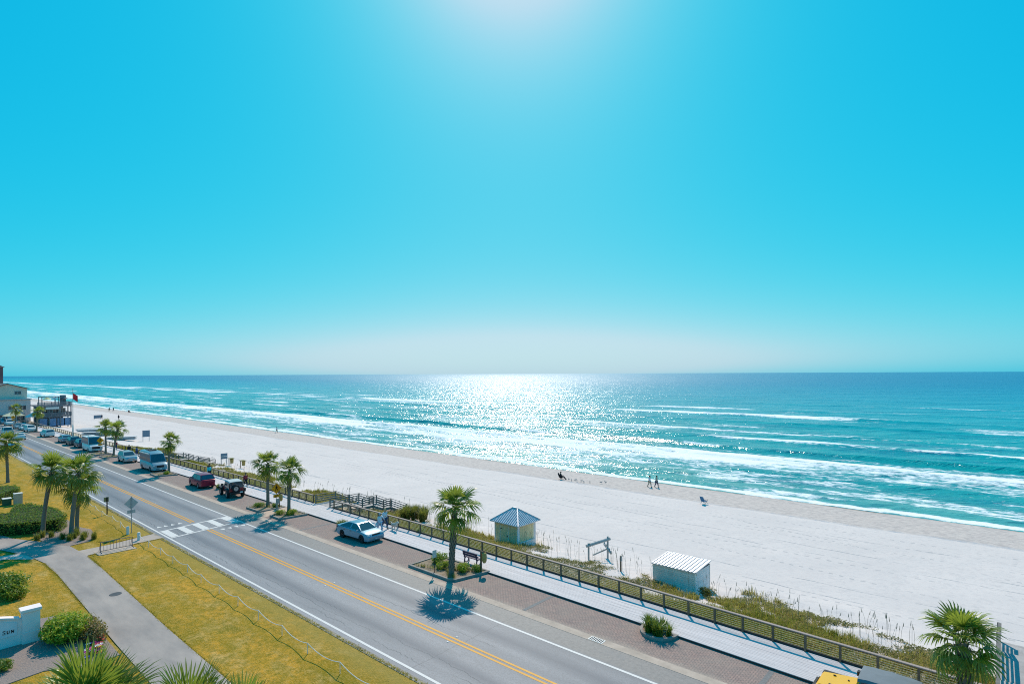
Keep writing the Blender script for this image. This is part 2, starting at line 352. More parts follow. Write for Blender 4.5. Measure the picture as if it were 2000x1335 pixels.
# --- landward ground sheet, lawn, paths, road
def lawn_material():
    m, t, out = nt('winter lawn')
    v = coords(t); n1 = noise(t, coords(t, (0.16, 0.30, 1)), 1.0, 6, 0.6); n2 = noise(t, v, 2.5, 8, 0.75); n3 = noise(t, coords(t, (3.0, 9.0, 1), ), 2.0, 5, 0.7)
    c = mixc(t, ramp(t, n1, [(0.40, 0.0), (0.56, 1.0)]), (0.31, 0.195, 0.016), (0.63, 0.31, 0.038))
    c = mixc(t, ramp(t, noise(t, coords(t, (0.5, 0.9, 1)), 1.0, 7, 0.7), [(0.50, 0.0), (0.62, 0.8)]), c, (0.58, 0.37, 0.13))
    c = mixc(t, ramp(t, noise(t, coords(t, (0.35, 0.6, 1)), 1.3, 7, 0.7), [(0.54, 0.0), (0.66, 0.75)]), c, (0.16, 0.15, 0.018))
    c = mixc(t, ramp(t, n2, [(0.40, 0.85), (0.60, 0.0)]), c, (0.20, 0.155, 0.012))
    c = mixc(t, ramp(t, n3, [(0.48, 0.0), (0.64, 0.6)]), c, (0.64, 0.40, 0.13))
    # mower stripes and a bare strip by the kerb
    sx = N(t, 'ShaderNodeSeparateXYZ'); L(t, v, sx.inputs[0])
    st = mth(t, 'SINE', mth(t, 'ADD', mth(t, 'MULTIPLY', sx.outputs[1], 3.4), mth(t, 'MULTIPLY', noise(t, coords(t, (0.1, 0.1, 1)), 1.0, 3), 6.0)))
    c = mixc(t, mth(t, 'MULTIPLY', mth(t, 'ADD', st, 1.0), 0.10), c, (0.26, 0.20, 0.012))
    kb = mth(t, 'MULTIPLY', mth(t, 'SUBTRACT', mth(t, 'ADD', sx.outputs[1], mth(t, 'MULTIPLY', noise(t, v, 0.7, 4), 1.4)), 15.4), 0.9, True)
    c = mixc(t, mth(t, 'MULTIPLY', kb, 0.6), c, (0.37, 0.265, 0.075))
    bsdf(t, out, c, 0.95, 0, 0.05, bump(t, mth(t, 'ADD', n2, n3), 0.9, 0.06)); return m
LAWN = lawn_material()
struct('ground', MB().quad((-2500, -600, -0.02), (400, -600, -0.02), (400, 29.6, -0.02), (-2500, 29.6, -0.02)), mat('bare soil', (0.30, 0.24, 0.16), 0.95, 0.3, 0.4))
xs = np.arange(-260, 20.1, 0.8); ys = np.arange(-24, 16.81, 0.8)
Xg, Yg = np.meshgrid(xs, ys)
struct('lawn', grid_mesh('lawn', Xg, Yg, 0.035 * (fbm(Xg / 3, Yg / 3, 5) - 0.2) * np.clip((16.2 - Yg) / 2, 0, 1) + 0.01), LAWN)

def asphalt_material():
    m, t, out = nt('worn asphalt')
    v = coords(t); sx = N(t, 'ShaderNodeSeparateXYZ'); L(t, v, sx.inputs[0]); y = sx.outputs[1]
    grit = noise(t, v, 14.0, 4, 0.8); blot = noise(t, coords(t, (0.05, 0.5, 1)), 1.0, 6, 0.6)
    c = mixc(t, ramp(t, blot, [(0.3, 0.0), (0.7, 1.0)]), (0.16, 0.157, 0.175), (0.305, 0.282, 0.295))
    c = mixc(t, ramp(t, grit, [(0.40, 0.5), (0.55, 0.0)]), c, (0.115, 0.11, 0.12))
    wob = mth(t, 'MULTIPLY', mth(t, 'SUBTRACT', noise(t, coords(t, (0.04, 0.2, 1)), 1.0, 3), 0.5), 0.8)
    for y0 in (18.55, 21.9):            # oil-dark middle of each lane between polished wheel tracks
        b = mth(t, 'SUBTRACT', 1.0, mth(t, 'MULTIPLY', mth(t, 'ABSOLUTE', mth(t, 'SUBTRACT', mth(t, 'ADD', y, wob), y0)), 1.5), True)
        c = mixc(t, mth(t, 'MULTIPLY', b, 0.75), c, (0.095, 0.10, 0.125))
    sh = mth(t, 'MULTIPLY', mth(t, 'SUBTRACT', y, 23.38), 6.0, True)      # rougher brown-grey shoulder
    c = mixc(t, mth(t, 'MULTIPLY', sh, 0.85), c, mixc(t, ramp(t, noise(t, v, 5.0, 6, 0.8), [(0.35, 0.0), (0.6, 1.0)]), (0.14, 0.125, 0.12), (0.235, 0.20, 0.185)))
    for y0, sc_ in ((17.95, 1.0), (18.35, 1.7), (17.45, 2.3), (21.0, 1.3)):   # long wandering cracks
        w = mth(t, 'MULTIPLY', mth(t, 'SUBTRACT', noise(t, coords(t, (0.12 * sc_, 0, 0)), 1.0, 9, 0.75), 0.5), 1.8)
        ck = mth(t, 'LESS_THAN', mth(t, 'ABSOLUTE', mth(t, 'SUBTRACT', mth(t, 'ADD', y, w), y0)), 0.02)
        pr = ramp(t, noise(t, coords(t, (0.07, 0.0, 0)), sc_, 3), [(0.45, 0.0), (0.52, 0.8)])
        c = mixc(t, mth(t, 'MULTIPLY', ck, pr), c, (0.03, 0.05, 0.07))
    c = mixc(t, ramp(t, noise(t, coords(t, (0.25, 0.8, 1)), 1.0, 8, 0.7), [(0.56, 0.0), (0.70, 0.5)]), c, (0.14, 0.135, 0.145))     # stains
    jt = mth(t, 'LESS_THAN', mth(t, 'ABSOLUTE', mth(t, 'SUBTRACT', mth(t, 'FRACT', mth(t, 'ADD', mth(t, 'MULTIPLY', sx.outputs[0], 0.071), mth(t, 'MULTIPLY', noise(t, coords(t, (0, 0.8, 0)), 1.0, 6, 0.7), 0.03))), 0.5)), 0.0012)
    c = mixc(t, mth(t, 'MULTIPLY', jt, 0.6), c, (0.05, 0.055, 0.07))                                                                  # transverse cracks
    bsdf(t, out, c, 0.62, 0, 0.4, bump(t, noise(t, v, 40.0, 3, 0.7), 0.35, 0.02)); return m
ASPH = asphalt_material()
road = struct('road', MB().quad((-420, 16.55, 0.02), (30, 16.55, 0.02), (30, 24.85, 0.02), (-420, 24.85, 0.02)), ASPH)
PW = mat('white road paint', (0.80, 0.72, 0.68), 0.6, 0.12, 6.0, col2=(0.62, 0.56, 0.53))
PY = mat('yellow road paint', (0.80, 0.36, 0.015), 0.6, 0.1, 4.0, col2=(0.66, 0.27, 0.012))
def strip(name, x0, x1, y0, y1, z, m, parent, seg=30.0):
    mb = MB(); x = x0
    while x < x1 - 1e-6:
        xn = min(x + seg, x1); mb.quad((x, y0, z), (xn, y0, z), (xn, y1, z), (x, y1, z)); x = xn
    return mb.build(name, m, parent)
for yl in (16.84, 23.22): strip('edge_line', -420, 30, yl, yl + 0.15, 0.025, PW, road)
for yl in (20.00, 20.28):
    strip('centre_line', -420, -58.2, yl, yl + 0.13, 0.025, PY, road); strip('centre_line', -54.3, 30, yl, yl + 0.13, 0.025, PY, road)
# crosswalk: two cross lines and five bars, slightly skewed to the road
def sk(y): return -0.17 * (y - 17.0)
for xo in (-57.05, -54.15):
    MB().quad((xo + sk(17.05), 17.05, 0.0255), (xo + 0.24 + sk(17.05), 17.05, 0.0255), (xo + 0.24 + sk(23.2), 23.2, 0.0255), (xo + sk(23.2), 23.2, 0.0255)).build('crosswalk_line', PW, road)
for k in range(5):
    y0 = 17.1 + k * 1.36; y1 = y0 + 0.62
    if k == 4: y1 = 23.2
    MB().quad((-56.8 + sk(y0), y0, 0.029), (-54.2 + sk(y0), y0, 0.029), (-54.2 + sk(y1), y1, 0.029), (-56.8 + sk(y1), y1, 0.029)).build('crosswalk_bar', PW, road)
for yc in (17.5, 18.05, 18.65, 19.25): MB().add([(-58.5, yc - 0.2, 0.025), (-58.5, yc + 0.2, 0.025), (-59.1, yc, 0.025)], [(0, 1, 2)]).build('yield_triangle', PW, road)
for yc in (21.1, 21.7, 22.3, 22.9): MB().add([(-53.7, yc - 0.2, 0.025), (-53.7, yc + 0.2, 0.025), (-53.1, yc, 0.025)], [(0, 2, 1)]).build('yield_triangle', PW, road)
for xm in (-10, -22, -34, -46, -70, -82):            # reflective studs by the centre line
    for yc in (19.88, 20.55): MB().box(xm, yc, 0.03, 0.11, 0.09, 0.02).build('road_stud', PW, road)
# concrete gutter strip and the worn near edge of the road
CONC = mat('old concrete', (0.47, 0.355, 0.285), 0.85, 0.16, 1.6, bstr=0.4, bscale=25, bdist=0.01)
gut = struct('gutter', MB().box(-195, 25.13, 0.0, 450, 0.56, 0.06), CONC)
kerb = struct('road_edge', MB().box(-195, 16.46, 0.005, 450, 0.26, 0.05), mat('crumbled edge', (0.30, 0.25, 0.20), 0.95, 0.45, 3.0, bstr=0.6, bscale=12))
# pavers of the parking lane
def paver_material():
    m, t, out = nt('clay pavers')
    b = N(t, 'ShaderNodeTexBrick'); b.offset = 0.5; b.squash = 1.0
    L(t, coords(t), b.inputs['Vector']); b.inputs['Scale'].default_value = 1.0
    b.inputs['Brick Width'].default_value = 0.22; b.inputs['Row Height'].default_value = 0.115; b.inputs['Mortar Size'].default_value = 0.008
    b.inputs['Color1'].default_value = (0.40, 0.25, 0.21, 1); b.inputs['Color2'].default_value = (0.29, 0.20, 0.18, 1); b.inputs['Mortar'].default_value = (0.12, 0.10, 0.09, 1)
    v = coords(t); c = mixc(t, ramp(t, noise(t, v, 0.5, 6, 0.65), [(0.35, 0.0), (0.65, 0.55)]), b.outputs[0], (0.32, 0.25, 0.21))
    c = mixc(t, ramp(t, noise(t, v, 7.0, 4, 0.8), [(0.58, 0.0), (0.68, 0.6)]), c, (0.42, 0.34, 0.29))
    sx = N(t, 'ShaderNodeSeparateXYZ'); L(t, v, sx.inputs[0])
    e = mth(t, 'SUBTRACT', 1.0, mth(t, 'MULTIPLY', mth(t, 'SUBTRACT', mth(t, 'ADD', sx.outputs[1], mth(t, 'MULTIPLY', noise(t, v, 0.8, 5), 1.1)), 25.6), 1.3), True)
    c = mixc(t, mth(t, 'MULTIPLY', e, 0.7), c, (0.46, 0.37, 0.30))            # sand drifted along the gutter
    bsdf(t, out, c, 0.85, 0, 0.2, bump(t, mth(t, 'SUBTRACT', noise(t, v, 30, 3), mth(t, 'MULTIPLY', b.outputs['Fac'], 2.0)), 0.6, 0.012)); return m
mb = MB(); xs = list(np.arange(-420, 30.1, 5.0))
for a_, b_ in zip(xs[:-1], xs[1:]): mb.quad((a_, 25.40, 0.024), (b_, 25.40, 0.024), (b_, front(b_) + 0.06, 0.024), (a_, front(a_) + 0.06, 0.024))
park = struct('parking_lane', mb, paver_material())
GREYP = mat('grey pavers', (0.20, 0.185, 0.18), 0.85, 0.2, 8.0)
for x_ in (-8.3, -21.5, -47.8): MB().quad((x_ - 0.12, 25.45, 0.029), (x_ + 0.12, 25.45, 0.029), (x_ + 0.12, front(x_) - 0.1, 0.029), (x_ - 0.12, front(x_) - 0.1, 0.029)).build('bay_line', GREYP, park)
# shared path and side paths on the lawn
PATH = mat('path asphalt', (0.30, 0.25, 0.23), 0.8, 0.12, 0.7, col2=(0.40, 0.32, 0.28), bstr=0.35, bscale=40, bdist=0.01, stretch=(0.5, 1.5, 1))
def ribbon(name, pts, w, z, m, edge=None):
    P = [Vector((p[0], p[1], 0)) for p in pts]; mb = MB(); Lp = []; Rp = []
    for i, p in enumerate(P):
        d = (P[min(i + 1, len(P) - 1)] - P[max(i - 1, 0)]).normalized(); n = Vector((-d.y, d.x, 0)); ww = w[i] if isinstance(w, (list, tuple)) else w
        Lp.append(p + n * ww / 2); Rp.append(p - n * ww / 2)
    for i in range(len(P) - 1):
        mb.quad((Rp[i].x, Rp[i].y, z), (Rp[i + 1].x, Rp[i + 1].y, z), (Lp[i + 1].x, Lp[i + 1].y, z), (Lp[i].x, Lp[i].y, z))
    return struct(name, mb, m)
ribbon('shared_path', [(8, 9.45), (-20, 9.5), (-35, 9.6), (-50, 9.85), (-54, 9.8), (-57.5, 9.4), (-60.5, 8.3), (-64, 6.9), (-75, 4.6), (-95, 2)], [2.45, 2.45, 2.4, 2.4, 2.5, 2.8, 2.6, 2.3, 2.3, 2.3], 0.058, PATH)
ribbon('crossing_path', [(-54.6, 10.6), (-55.0, 13.2), (-55.55, 16.45)], [2.1, 1.5, 2.0], 0.052, mat('path concrete', (0.42, 0.33, 0.28), 0.85, 0.12, 1.0))
ribbon('side_path', [(-56.2, 8.6), (-57.8, 7.2), (-58.4, 5.2), (-59.5, 1.5), (-61, -6)], 1.3, 0.053, mat('pale concrete', (0.55, 0.42, 0.36), 0.85, 0.1, 1.0))
MULCH = mat('pine mulch', (0.47, 0.34, 0.28), 0.95, 0.35, 3.0, col2=(0.27, 0.21, 0.19), bstr=1.0, bscale=14, bdist=0.05)
struct('palm_bed', MB().prism([(-67, 9.6), (-63.0, 9.4), (-60.4, 9.6), (-57.8, 10.7), (-58.2, 12.2), (-60, 13.0), (-62.6, 13.2), (-65, 12.5), (-68.5, 12.6), (-72, 10)], -0.05, 0.062), MULCH)
struct('flower_bed', MB().prism([(-42.5, 4.5), (-41.5, 7.4), (-39.0, 8.25), (-33.4, 8.2), (-33.2, 7.0), (-34.3, 5.4), (-33.8, 2.0), (-36, -3), (-42, -3)], -0.05, 0.056), MULCH)
struct('bike_pad', MB().prism([(-54.6, 11.6), (-53.0, 11.7), (-52.9, 14.2), (-54.3, 14.1)], -0.05, 0.06), CONC)
# --- boardwalk
DECKC = mat('weathered composite deck', (0.57, 0.50, 0.50), 0.75, 0.10, 2.0, col2=(0.63, 0.55, 0.54), stretch=(0.4, 6, 1), spec=0.4, rand=0.07)
RIM = mat('dark rim timber', (0.06, 0.048, 0.045), 0.8, 0.3, 2.0, stretch=(0.5, 4, 4))
mb = MB(); X_ = list(np.arange(-400, 17, 4.0))
for a_, b_ in zip(X_[:-1], X_[1:]):
    fa, fb = front(a_), front(b_)
    mb.add([(a_, fa, -0.25), (b_, fb, -0.25), (b_, fb + BW_W, -0.25), (a_, fa + BW_W, -0.25), (a_, fa, 0.115), (b_, fb, 0.115), (b_, fb + BW_W, 0.115), (a_, fa + BW_W, 0.115)], [(4, 5, 6, 7), (0, 1, 5, 4), (2, 3, 7, 6)])
bw = struct('boardwalk', mb, RIM)
ROWS = 19; PL = 4.8; boards = []
for r in range(ROWS):
    x = 14.0 - random.random() * PL
    while x > -230:
        boards.append((x, r)); x -= PL
boards.sort(key=lambda b: -b[0] + abs(b[0] + 12) * 0.001)
far = MB()
for i, (x, r) in enumerate(boards):
    x0, x1 = x - PL + 0.006, x; ya, yb = front(x0) + r * BW_W / ROWS, front(x1) + r * BW_W / ROWS; w_ = BW_W / ROWS - 0.012
    zt = 0.150 + 0.004 * random.random()
    vs = [(x0, ya, 0.118), (x1, yb, 0.118), (x1, yb + w_, 0.118), (x0, ya + w_, 0.118), (x0, ya, zt), (x1, yb, zt), (x1, yb + w_, zt), (x0, ya + w_, zt)]
    fs = [(4, 5, 6, 7), (0, 1, 5, 4), (1, 2, 6, 5), (2, 3, 7, 6), (3, 0, 4, 7)]
    if i < 300: MB().add(vs, fs).build('plank', DECKC, bw)
    else: far.add(vs, fs)
tag(far.build('distant_planks', DECKC, bw), kind='stuff')
# --- boardwalk railings: posts, cap, toe board, wires
WOODD = mat('dark weathered timber', (0.165, 0.112, 0.075), 0.8, 0.3, 2.5, stretch=(1, 1, 1), rand=0.15)
CAPM = mat('greyed timber cap', (0.36, 0.265, 0.225), 0.75, 0.18, 1.5, stretch=(0.4, 6, 1))
WIRE = mat('pale steel wire', (0.60, 0.50, 0.36), 0.4, 0.05, 3.0, spec=0.5)
POSTM = MB().box(0, 0, 0.42, 0.10, 0.10, 1.14).mesh('post')
def railing(label, x0, x1, wires=True, dense=1.54):
    t_ = thing('boardwalk_railing', label, 'railing', (0, 0, 0), group='boardwalk railings')
    n = max(1, round((x1 - x0) / dense)); xs_ = [x0 + (x1 - x0) * i / n for i in range(n + 1)]
    for x in xs_: obj('post', POSTM, WOODD, t_, (x, railY(x) - 0.02, 0.0))
    cap, toe = MB(), MB()
    for a_, b_ in zip(xs_[:-1], xs_[1:]):
        cap.beam((a_, railY(a_) - 0.02, 1.015), (b_, railY(b_) - 0.02, 1.015), 0.17, 0.045)
        toe.beam((a_, railY(a_) + 0.045, 0.14), (b_, railY(b_) + 0.045, 0.14), 0.05, 0.24)
    cap.build('cap_rail', CAPM, t_); toe.build('toe_board', RIM, t_)
    sub = MB()
    for a_, b_ in zip(xs_[:-1], xs_[1:]): sub.beam((a_, railY(a_) - 0.02, 0.965), (b_, railY(b_) - 0.02, 0.965), 0.05, 0.07)
    sub.build('under_rail', WOODD, t_)
    if wires:
        for k in range(6):
            z = 0.33 + k * 0.105; w = MB()
            for a_, b_ in zip(xs_[:-1], xs_[1:]): w.beam((a_, railY(a_) + 0.01, z), (b_, railY(b_) + 0.01, z), 0.010, 0.010)
            w.build('wire', WIRE, t_)
    return t_
railing('brown wood and wire railing along the near boardwalk, right of the beach stairs', -52.2, 14.0)
railing('brown wood and wire railing of the boardwalk between the two beach stairs', -107.6, -56.3)
railing('distant brown railing of the boardwalk left of the camper van', -232, -110.4, wires=False, dense=2.0)
# ================================================================ PLANTS
FROND = leafmat('palm frond', (0.10, 0.155, 0.014), (0.20, 0.26, 0.025), 0.40, 0.38, 3.0, 0.5, 0.35)
PETI = mat('palm petiole', (0.20, 0.22, 0.06), 0.6, 0.2, 4.0)
TRUNK = mat('palm trunk', (0.33, 0.26, 0.20), 0.95, 0.35, 5.0, col2=(0.20, 0.165, 0.14), bstr=0.9, bscale=16, bdist=0.04, stretch=(1, 1, 2))
BOOT = mat('old leaf boots', (0.36, 0.28, 0.20), 0.95, 0.35, 3.0, col2=(0.22, 0.175, 0.14))
def frond_mesh(seed, droop=0.5, nleaf=17, R=0.98, stalk=0.72, wide=0.086, spread=86):
    rnd = random.Random(seed); mb = MB()
    pts = [(0, 0, 0)]; n = 4
    for i in range(1, n + 1): t_ = i / n; pts.append((stalk * t_, 0, -0.10 * stalk * t_ * t_))
    mb.tube(pts, [0.028, 0.022, 0.018, 0.015, 0.012], 4, False)
    hub = Vector(pts[-1])
    for i in range(nleaf):
        f = (i + 0.5) / nleaf * 2 - 1
        ang = f * radians(spread) + rnd.uniform(-0.04, 0.04)
        ln = R * (1.0 - 0.38 * abs(f) ** 1.6) * rnd.uniform(0.88, 1.08)
        fold = 0.30 * abs(sin(ang)) + 0.06
        d = Vector((cos(ang), sin(ang), 0)); side = Vector((-sin(ang), cos(ang), 0))
        root = hub + d * 0.03 + Vector((0.02, 0, 0))
        dr = droop * rnd.uniform(0.7, 1.35)
        a = root; b = root + d * ln * 0.5 + Vector((0, 0, fold * ln * 0.35 - dr * 0.10 * ln)); c = root + d * ln * 0.8 + Vector((0, 0, fold * ln * 0.32 - dr * 0.36 * ln)); e = root + d * ln * 0.97 + Vector((0, 0, fold * ln * 0.2 - dr * 0.80 * ln))
        w = wide * R
        k = Vector((0, 0, 0.5 * w))
        mb.add([a - side * w * 0.25, a + side * w * 0.25, b - side * w * 0.55, b + k * 0.4, b + side * w * 0.55, c - side * w * 0.36, c + side * w * 0.36, e],
               [(0, 3, 2), (0, 1, 3), (1, 4, 3), (2, 3, 5), (3, 6, 5), (3, 4, 6), (5, 6, 7)])
    return mb.mesh('frond')
FR = [frond_mesh(i, d) for i, d in enumerate((0.3, 0.55, 0.85, 1.15))]
FRN = [frond_mesh(20 + i, d, 34, 1.05, 0.62, 0.042, 110) for i, d in enumerate((0.05, 0.15, 0.25))]
for m_ in FR + FRN: m_.materials.append(FROND)
def palm(label, x, y, h, z0=0.0, lean=(0, 0), r=0.19, crown=1.0, nf=34, boots=0.35, seed=0, fr=FR, lo=-48, hi=82, group='palm trees by the road'):
    rnd = random.Random(seed + 100); r = r * 0.84
    t_ = thing('palm_tree', label, 'palm tree', (x, y, z0), 0, group)
    mb = MB(); n = 9; ctr = []
    for i in range(n):
        f = i / (n - 1); ctr.append((lean[0] * f ** 1.6, lean[1] * f ** 1.6, -0.1 + (h + 0.1) * f))
    mb.tube(ctr, [r * (1.35 if i == 0 else 1.06 if i == 1 else 1.0) * (1 - 0.12 * i / n) * rnd.uniform(0.96, 1.05) for i in range(n)], 12)
    mb.build('trunk', TRUNK, t_, smooth=60)
    top = Vector(ctr[-1])
    bm_ = MB(); nb = int(150 * boots * h / 4.5)
    for k in range(nb):
        f = 1 - boots * (k / max(1, nb)) ** 0.9; a = k * 2.4; z = -0.1 + (h + 0.1) * f; fx = f ** 1.6
        c = Vector((lean[0] * fx, lean[1] * fx, z)); d = Vector((cos(a), sin(a), 0)); s = Vector((-sin(a), cos(a), 0))
        w = 0.07; hh = 0.26; rr = r * 0.93
        bm_.add([c + d * rr - s * w - Vector((0, 0, hh * 0.6)), c + d * rr + s * w - Vector((0, 0, hh * 0.6)), c + d * (rr + 0.08) + Vector((0, 0, hh * 0.5)) - s * w * 0.45, c + d * (rr + 0.08) + Vector((0, 0, hh * 0.5)) + s * w * 0.45, c + d * (rr + 0.02) + Vector((0, 0, hh * 0.2))],
                [(0, 1, 3, 2), (1, 4, 3), (0, 2, 4), (2, 3, 4)])
    if nb: tag(bm_.build('leaf_boots', BOOT, t_), kind='stuff')
    for k in range(nf):
        u = (k + 0.5) / nf; el = radians(hi - (hi - lo) * u ** 0.85 + rnd.uniform(-9, 9)); az = k * 2.39996 + rnd.uniform(-0.25, 0.25)
        me_ = fr[min(len(fr) - 1, int(u * len(fr) * 0.999))]
        o = obj('frond', me_, None, t_, (top.x, top.y, top.z - 0.10 * u + rnd.uniform(-0.05, 0.10)))
        o.rotation_mode = 'QUATERNION'
        o.rotation_quaternion = (Matrix.Rotation(az, 3, 'Z') @ Matrix.Rotation(-el, 3, 'Y') @ Matrix.Rotation(rnd.uniform(-0.5, 0.5), 3, 'X')).to_quaternion()
        s_ = crown * rnd.uniform(0.86, 1.1); o.scale = (s_, s_, s_)
    for k in range(7):
        o = obj('frond', fr[0], None, t_, (top.x, top.y, top.z)); o.rotation_mode = 'QUATERNION'
        o.rotation_quaternion = (Matrix.Rotation(k * 0.9 + rnd.random(), 3, 'Z') @ Matrix.Rotation(-radians(rnd.uniform(5, 80)), 3, 'Y')).to_quaternion(); s_ = crown * 0.55; o.scale = (s_, s_, s_)
    if fr is FR:
        for k in range(rnd.randrange(2, 6)):
            o = obj('dead_frond', FRD, None, t_, (top.x, top.y, top.z - 0.2)); o.rotation_mode = 'QUATERNION'
            o.rotation_quaternion = (Matrix.Rotation(rnd.uniform(0, 6.28), 3, 'Z') @ Matrix.Rotation(radians(rnd.uniform(58, 80)), 3, 'Y')).to_quaternion(); s_ = crown * rnd.uniform(0.7, 0.95); o.scale = (s_, s_ * 0.7, s_)
    return t_
FRD = frond_mesh(33, 1.2, 12, 0.9, 0.5, 0.06); FRD.materials.append(leafmat('dead frond', (0.22, 0.15, 0.07), (0.34, 0.24, 0.12), 0.2, 0.8, 3.0, 0.1))
palm('large palm tree in the kerbed island beside the purple bench', -28.9, 26.5, 4.6, 0.1, (0.28, 0.1), 0.21, 1.12, 22, 0.9, 1, lo=-38)
palm('palm tree in the planting island right of the yellow crossing sign', -54.0, 27.6, 4.3, 0.1, (0.1, 0.05), 0.19, 0.98, 21, 0.45, 2)
palm('palm tree in the planting island left of the yellow crossing sign', -58.7, 27.7, 4.5, 0.1, (0.0, 0.0), 0.19, 1.0, 21, 0.35, 3)
palm('palm tree at the front of the blue grey camper van', -89.6, 28.0, 4.4, 0.1, (0.1, 0.1), 0.19, 0.95, 20, 0.35, 4)
palm('right one of the two palms just right of the white motorhome', -115.9, 27.7, 4.6, 0.1, (0.5, 0.5), 0.19, 1.05, 18, 0.3, 5)
palm('left one of the two palms just right of the white motorhome', -120.8, 27.7, 4.7, 0.1, (-0.1, 0), 0.19, 1.0, 18, 0.3, 6)
palm('distant palm in front of the wooden deck bar beside a white car', -182, 27.4, 4.9, 0.1, (0.2, 0.2), 0.2, 1.05, 17, 0.3, 7)
palm('farthest palm at the left beside the distant yellow crossing sign', -207, 26.6, 4.6, 0.1, (0.1, 0.1), 0.2, 1.05, 17, 0.3, 8)
palm('leftmost of the lawn palms, its trunk crossing the end of the hedge', -63.6, 9.95, 5.7, 0.0, (0.75, 0.55), 0.2, 1.08, 22, 0.08, 9, group='palm trees on the lawn')
palm('taller of the two crossed palms on the lawn bed', -60.95, 11.45, 5.6, 0.0, (0.55, 0.45), 0.2, 1.12, 22, 0.08, 10, group='palm trees on the lawn')
palm('shorter of the two crossed palms on the lawn bed, lower crown', -62.75, 12.2, 3.9, 0.0, (0.28, 0.12), 0.19, 1.05, 20, 0.3, 11, group='palm trees on the lawn')
palm('palm at the left edge beyond the clipped hedges', -98.6, 11.9, 5.1, 0.0, (0.2, -0.2), 0.2, 1.2, 21, 0.1, 12, group='palm trees on the lawn')
palm('palm at the lower right standing in front of the boardwalk railing', -1.1, 27.0, 3.72, 0.1, (-0.2, 0.1), 0.24, 0.88, 27, 0.95, 13, lo=-40)
palm('spiky palm crown at the bottom left edge of the view, by the flower bed', -16.1, 3.3, 5.98, 0.0, (0, 0), 0.2, 1.05, 32, 0.1, 14, FRN, -20, 86, 'palms below the balcony')
palm('spiky palm crown at the bottom of the view over the path', -13.6, 4.6, 6.25, 0.0, (0, 0), 0.2, 0.8, 26, 0.1, 15, FRN, -20, 86, 'palms below the balcony')
palm('rightmost spiky palm crown at the bottom, over the lawn edge', -12.35, 5.2, 6.35, 0.0, (0, 0), 0.2, 0.75, 22, 0.1, 16, FRN, -20, 86, 'palms below the balcony')

# --- leaf clouds and blades
def leaves(mb, c, rad, n, size, rnd, shell=0.55, up=0.3, flat=None):
    for _ in range(n):
        d = Vector((rnd.gauss(0, 1), rnd.gauss(0, 1), rnd.gauss(0, 1))).normalized()
        k = (shell + (1 - shell) * rnd.random()) * rnd.uniform(0.85, 1.08)
        p = Vector((c[0] + d.x * rad[0] * k, c[1] + d.y * rad[1] * k, c[2] + d.z * rad[2] * k))
        if p.z < 0.02: p.z = 0.02 + rnd.random() * 0.05
        nn = (d + Vector((rnd.gauss(0, .6), rnd.gauss(0, .6), rnd.gauss(0, .6) + up))).normalized()
        a = nn.cross(Vector((rnd.gauss(0, 1), rnd.gauss(0, 1), rnd.gauss(0, 1)))).normalized(); b = nn.cross(a)
        s = size * rnd.uniform(0.6, 1.35)
        mb.add([p - a * s, p - b * s * 0.45 + nn * s * 0.12, p + a * s, p + b * s * 0.45 + nn * s * 0.12], [(0, 1, 2, 3)])
    return mb
def blades(mb, x, y, z, n, h, spread, w, rnd, lean=0.5):
    for _ in range(n):
        a = rnd.uniform(0, 2 * pi); l = h * rnd.uniform(0.55, 1.15); t_ = lean * rnd.random() ** 0.7
        bx, by = x + rnd.gauss(0, spread), y + rnd.gauss(0, spread)
        d = Vector((cos(a), sin(a), 0)); s = Vector((-sin(a), cos(a), 0)) * w
        p0 = Vector((bx, by, z)); p1 = p0 + d * l * t_ * 0.35 + Vector((0, 0, l * 0.6)); p2 = p0 + d * l * t_ + Vector((0, 0, l * (1 - 0.35 * t_)))
        mb.add([p0 - s, p0 + s, p1 - s * 0.8, p1 + s * 0.8, p2], [(0, 1, 3, 2), (2, 3, 4)])
    return mb
SHR = leafmat('shrub leaf', (0.08, 0.17, 0.015), (0.19, 0.28, 0.03), 0.4)
SHY = leafmat('yellow green leaf', (0.17, 0.26, 0.012), (0.34, 0.36, 0.025), 0.42)
SHB = leafmat('bronze leaf', (0.24, 0.13, 0.045), (0.40, 0.25, 0.10), 0.3)
STEM = mat('shrub stem', (0.16, 0.11, 0.07), 0.9, 0.2, 6.0)
def shrub(label, x, y, rad, n, size, m, z0=0.03, seed=0, spiky=False, name='shrub', group='shrubs in the planting islands', cat='shrub', lumps=5):
    rnd = random.Random(seed + 500); t_ = thing(name, label, cat, (x, y, z0), 0, group)
    mb = MB()
    if spiky:
        for k in range(lumps * 3):
            a = rnd.uniform(0, 2 * pi); q = rnd.random() ** 0.5
            blades(mb, cos(a) * rad[0] * q, sin(a) * rad[1] * q, 0.0, n // (lumps * 3), rad[2] * 1.3, 0.05, 0.022, rnd, 0.75)
    else:
        for k in range(lumps):
            a = rnd.uniform(0, 2 * pi); q = 0.55 * rnd.random() ** 0.5
            leaves(mb, (cos(a) * rad[0] * q, sin(a) * rad[1] * q, rad[2] * rnd.uniform(0.4, 0.62)), (rad[0] * rnd.uniform(.45, .7), rad[1] * rnd.uniform(.45, .7), rad[2] * rnd.uniform(.4, .55)), n // lumps, size, rnd, 0.5)
    mb.build('foliage', m, t_)
    st = MB()
    for k in range(5):
        a = k * 1.3; st.tube([(0, 0, -0.05), (cos(a) * rad[0] * 0.35, sin(a) * rad[1] * 0.35, rad[2] * 0.7)], [0.02, 0.008], 4)
    st.build('stem', STEM, t_)
    return t_
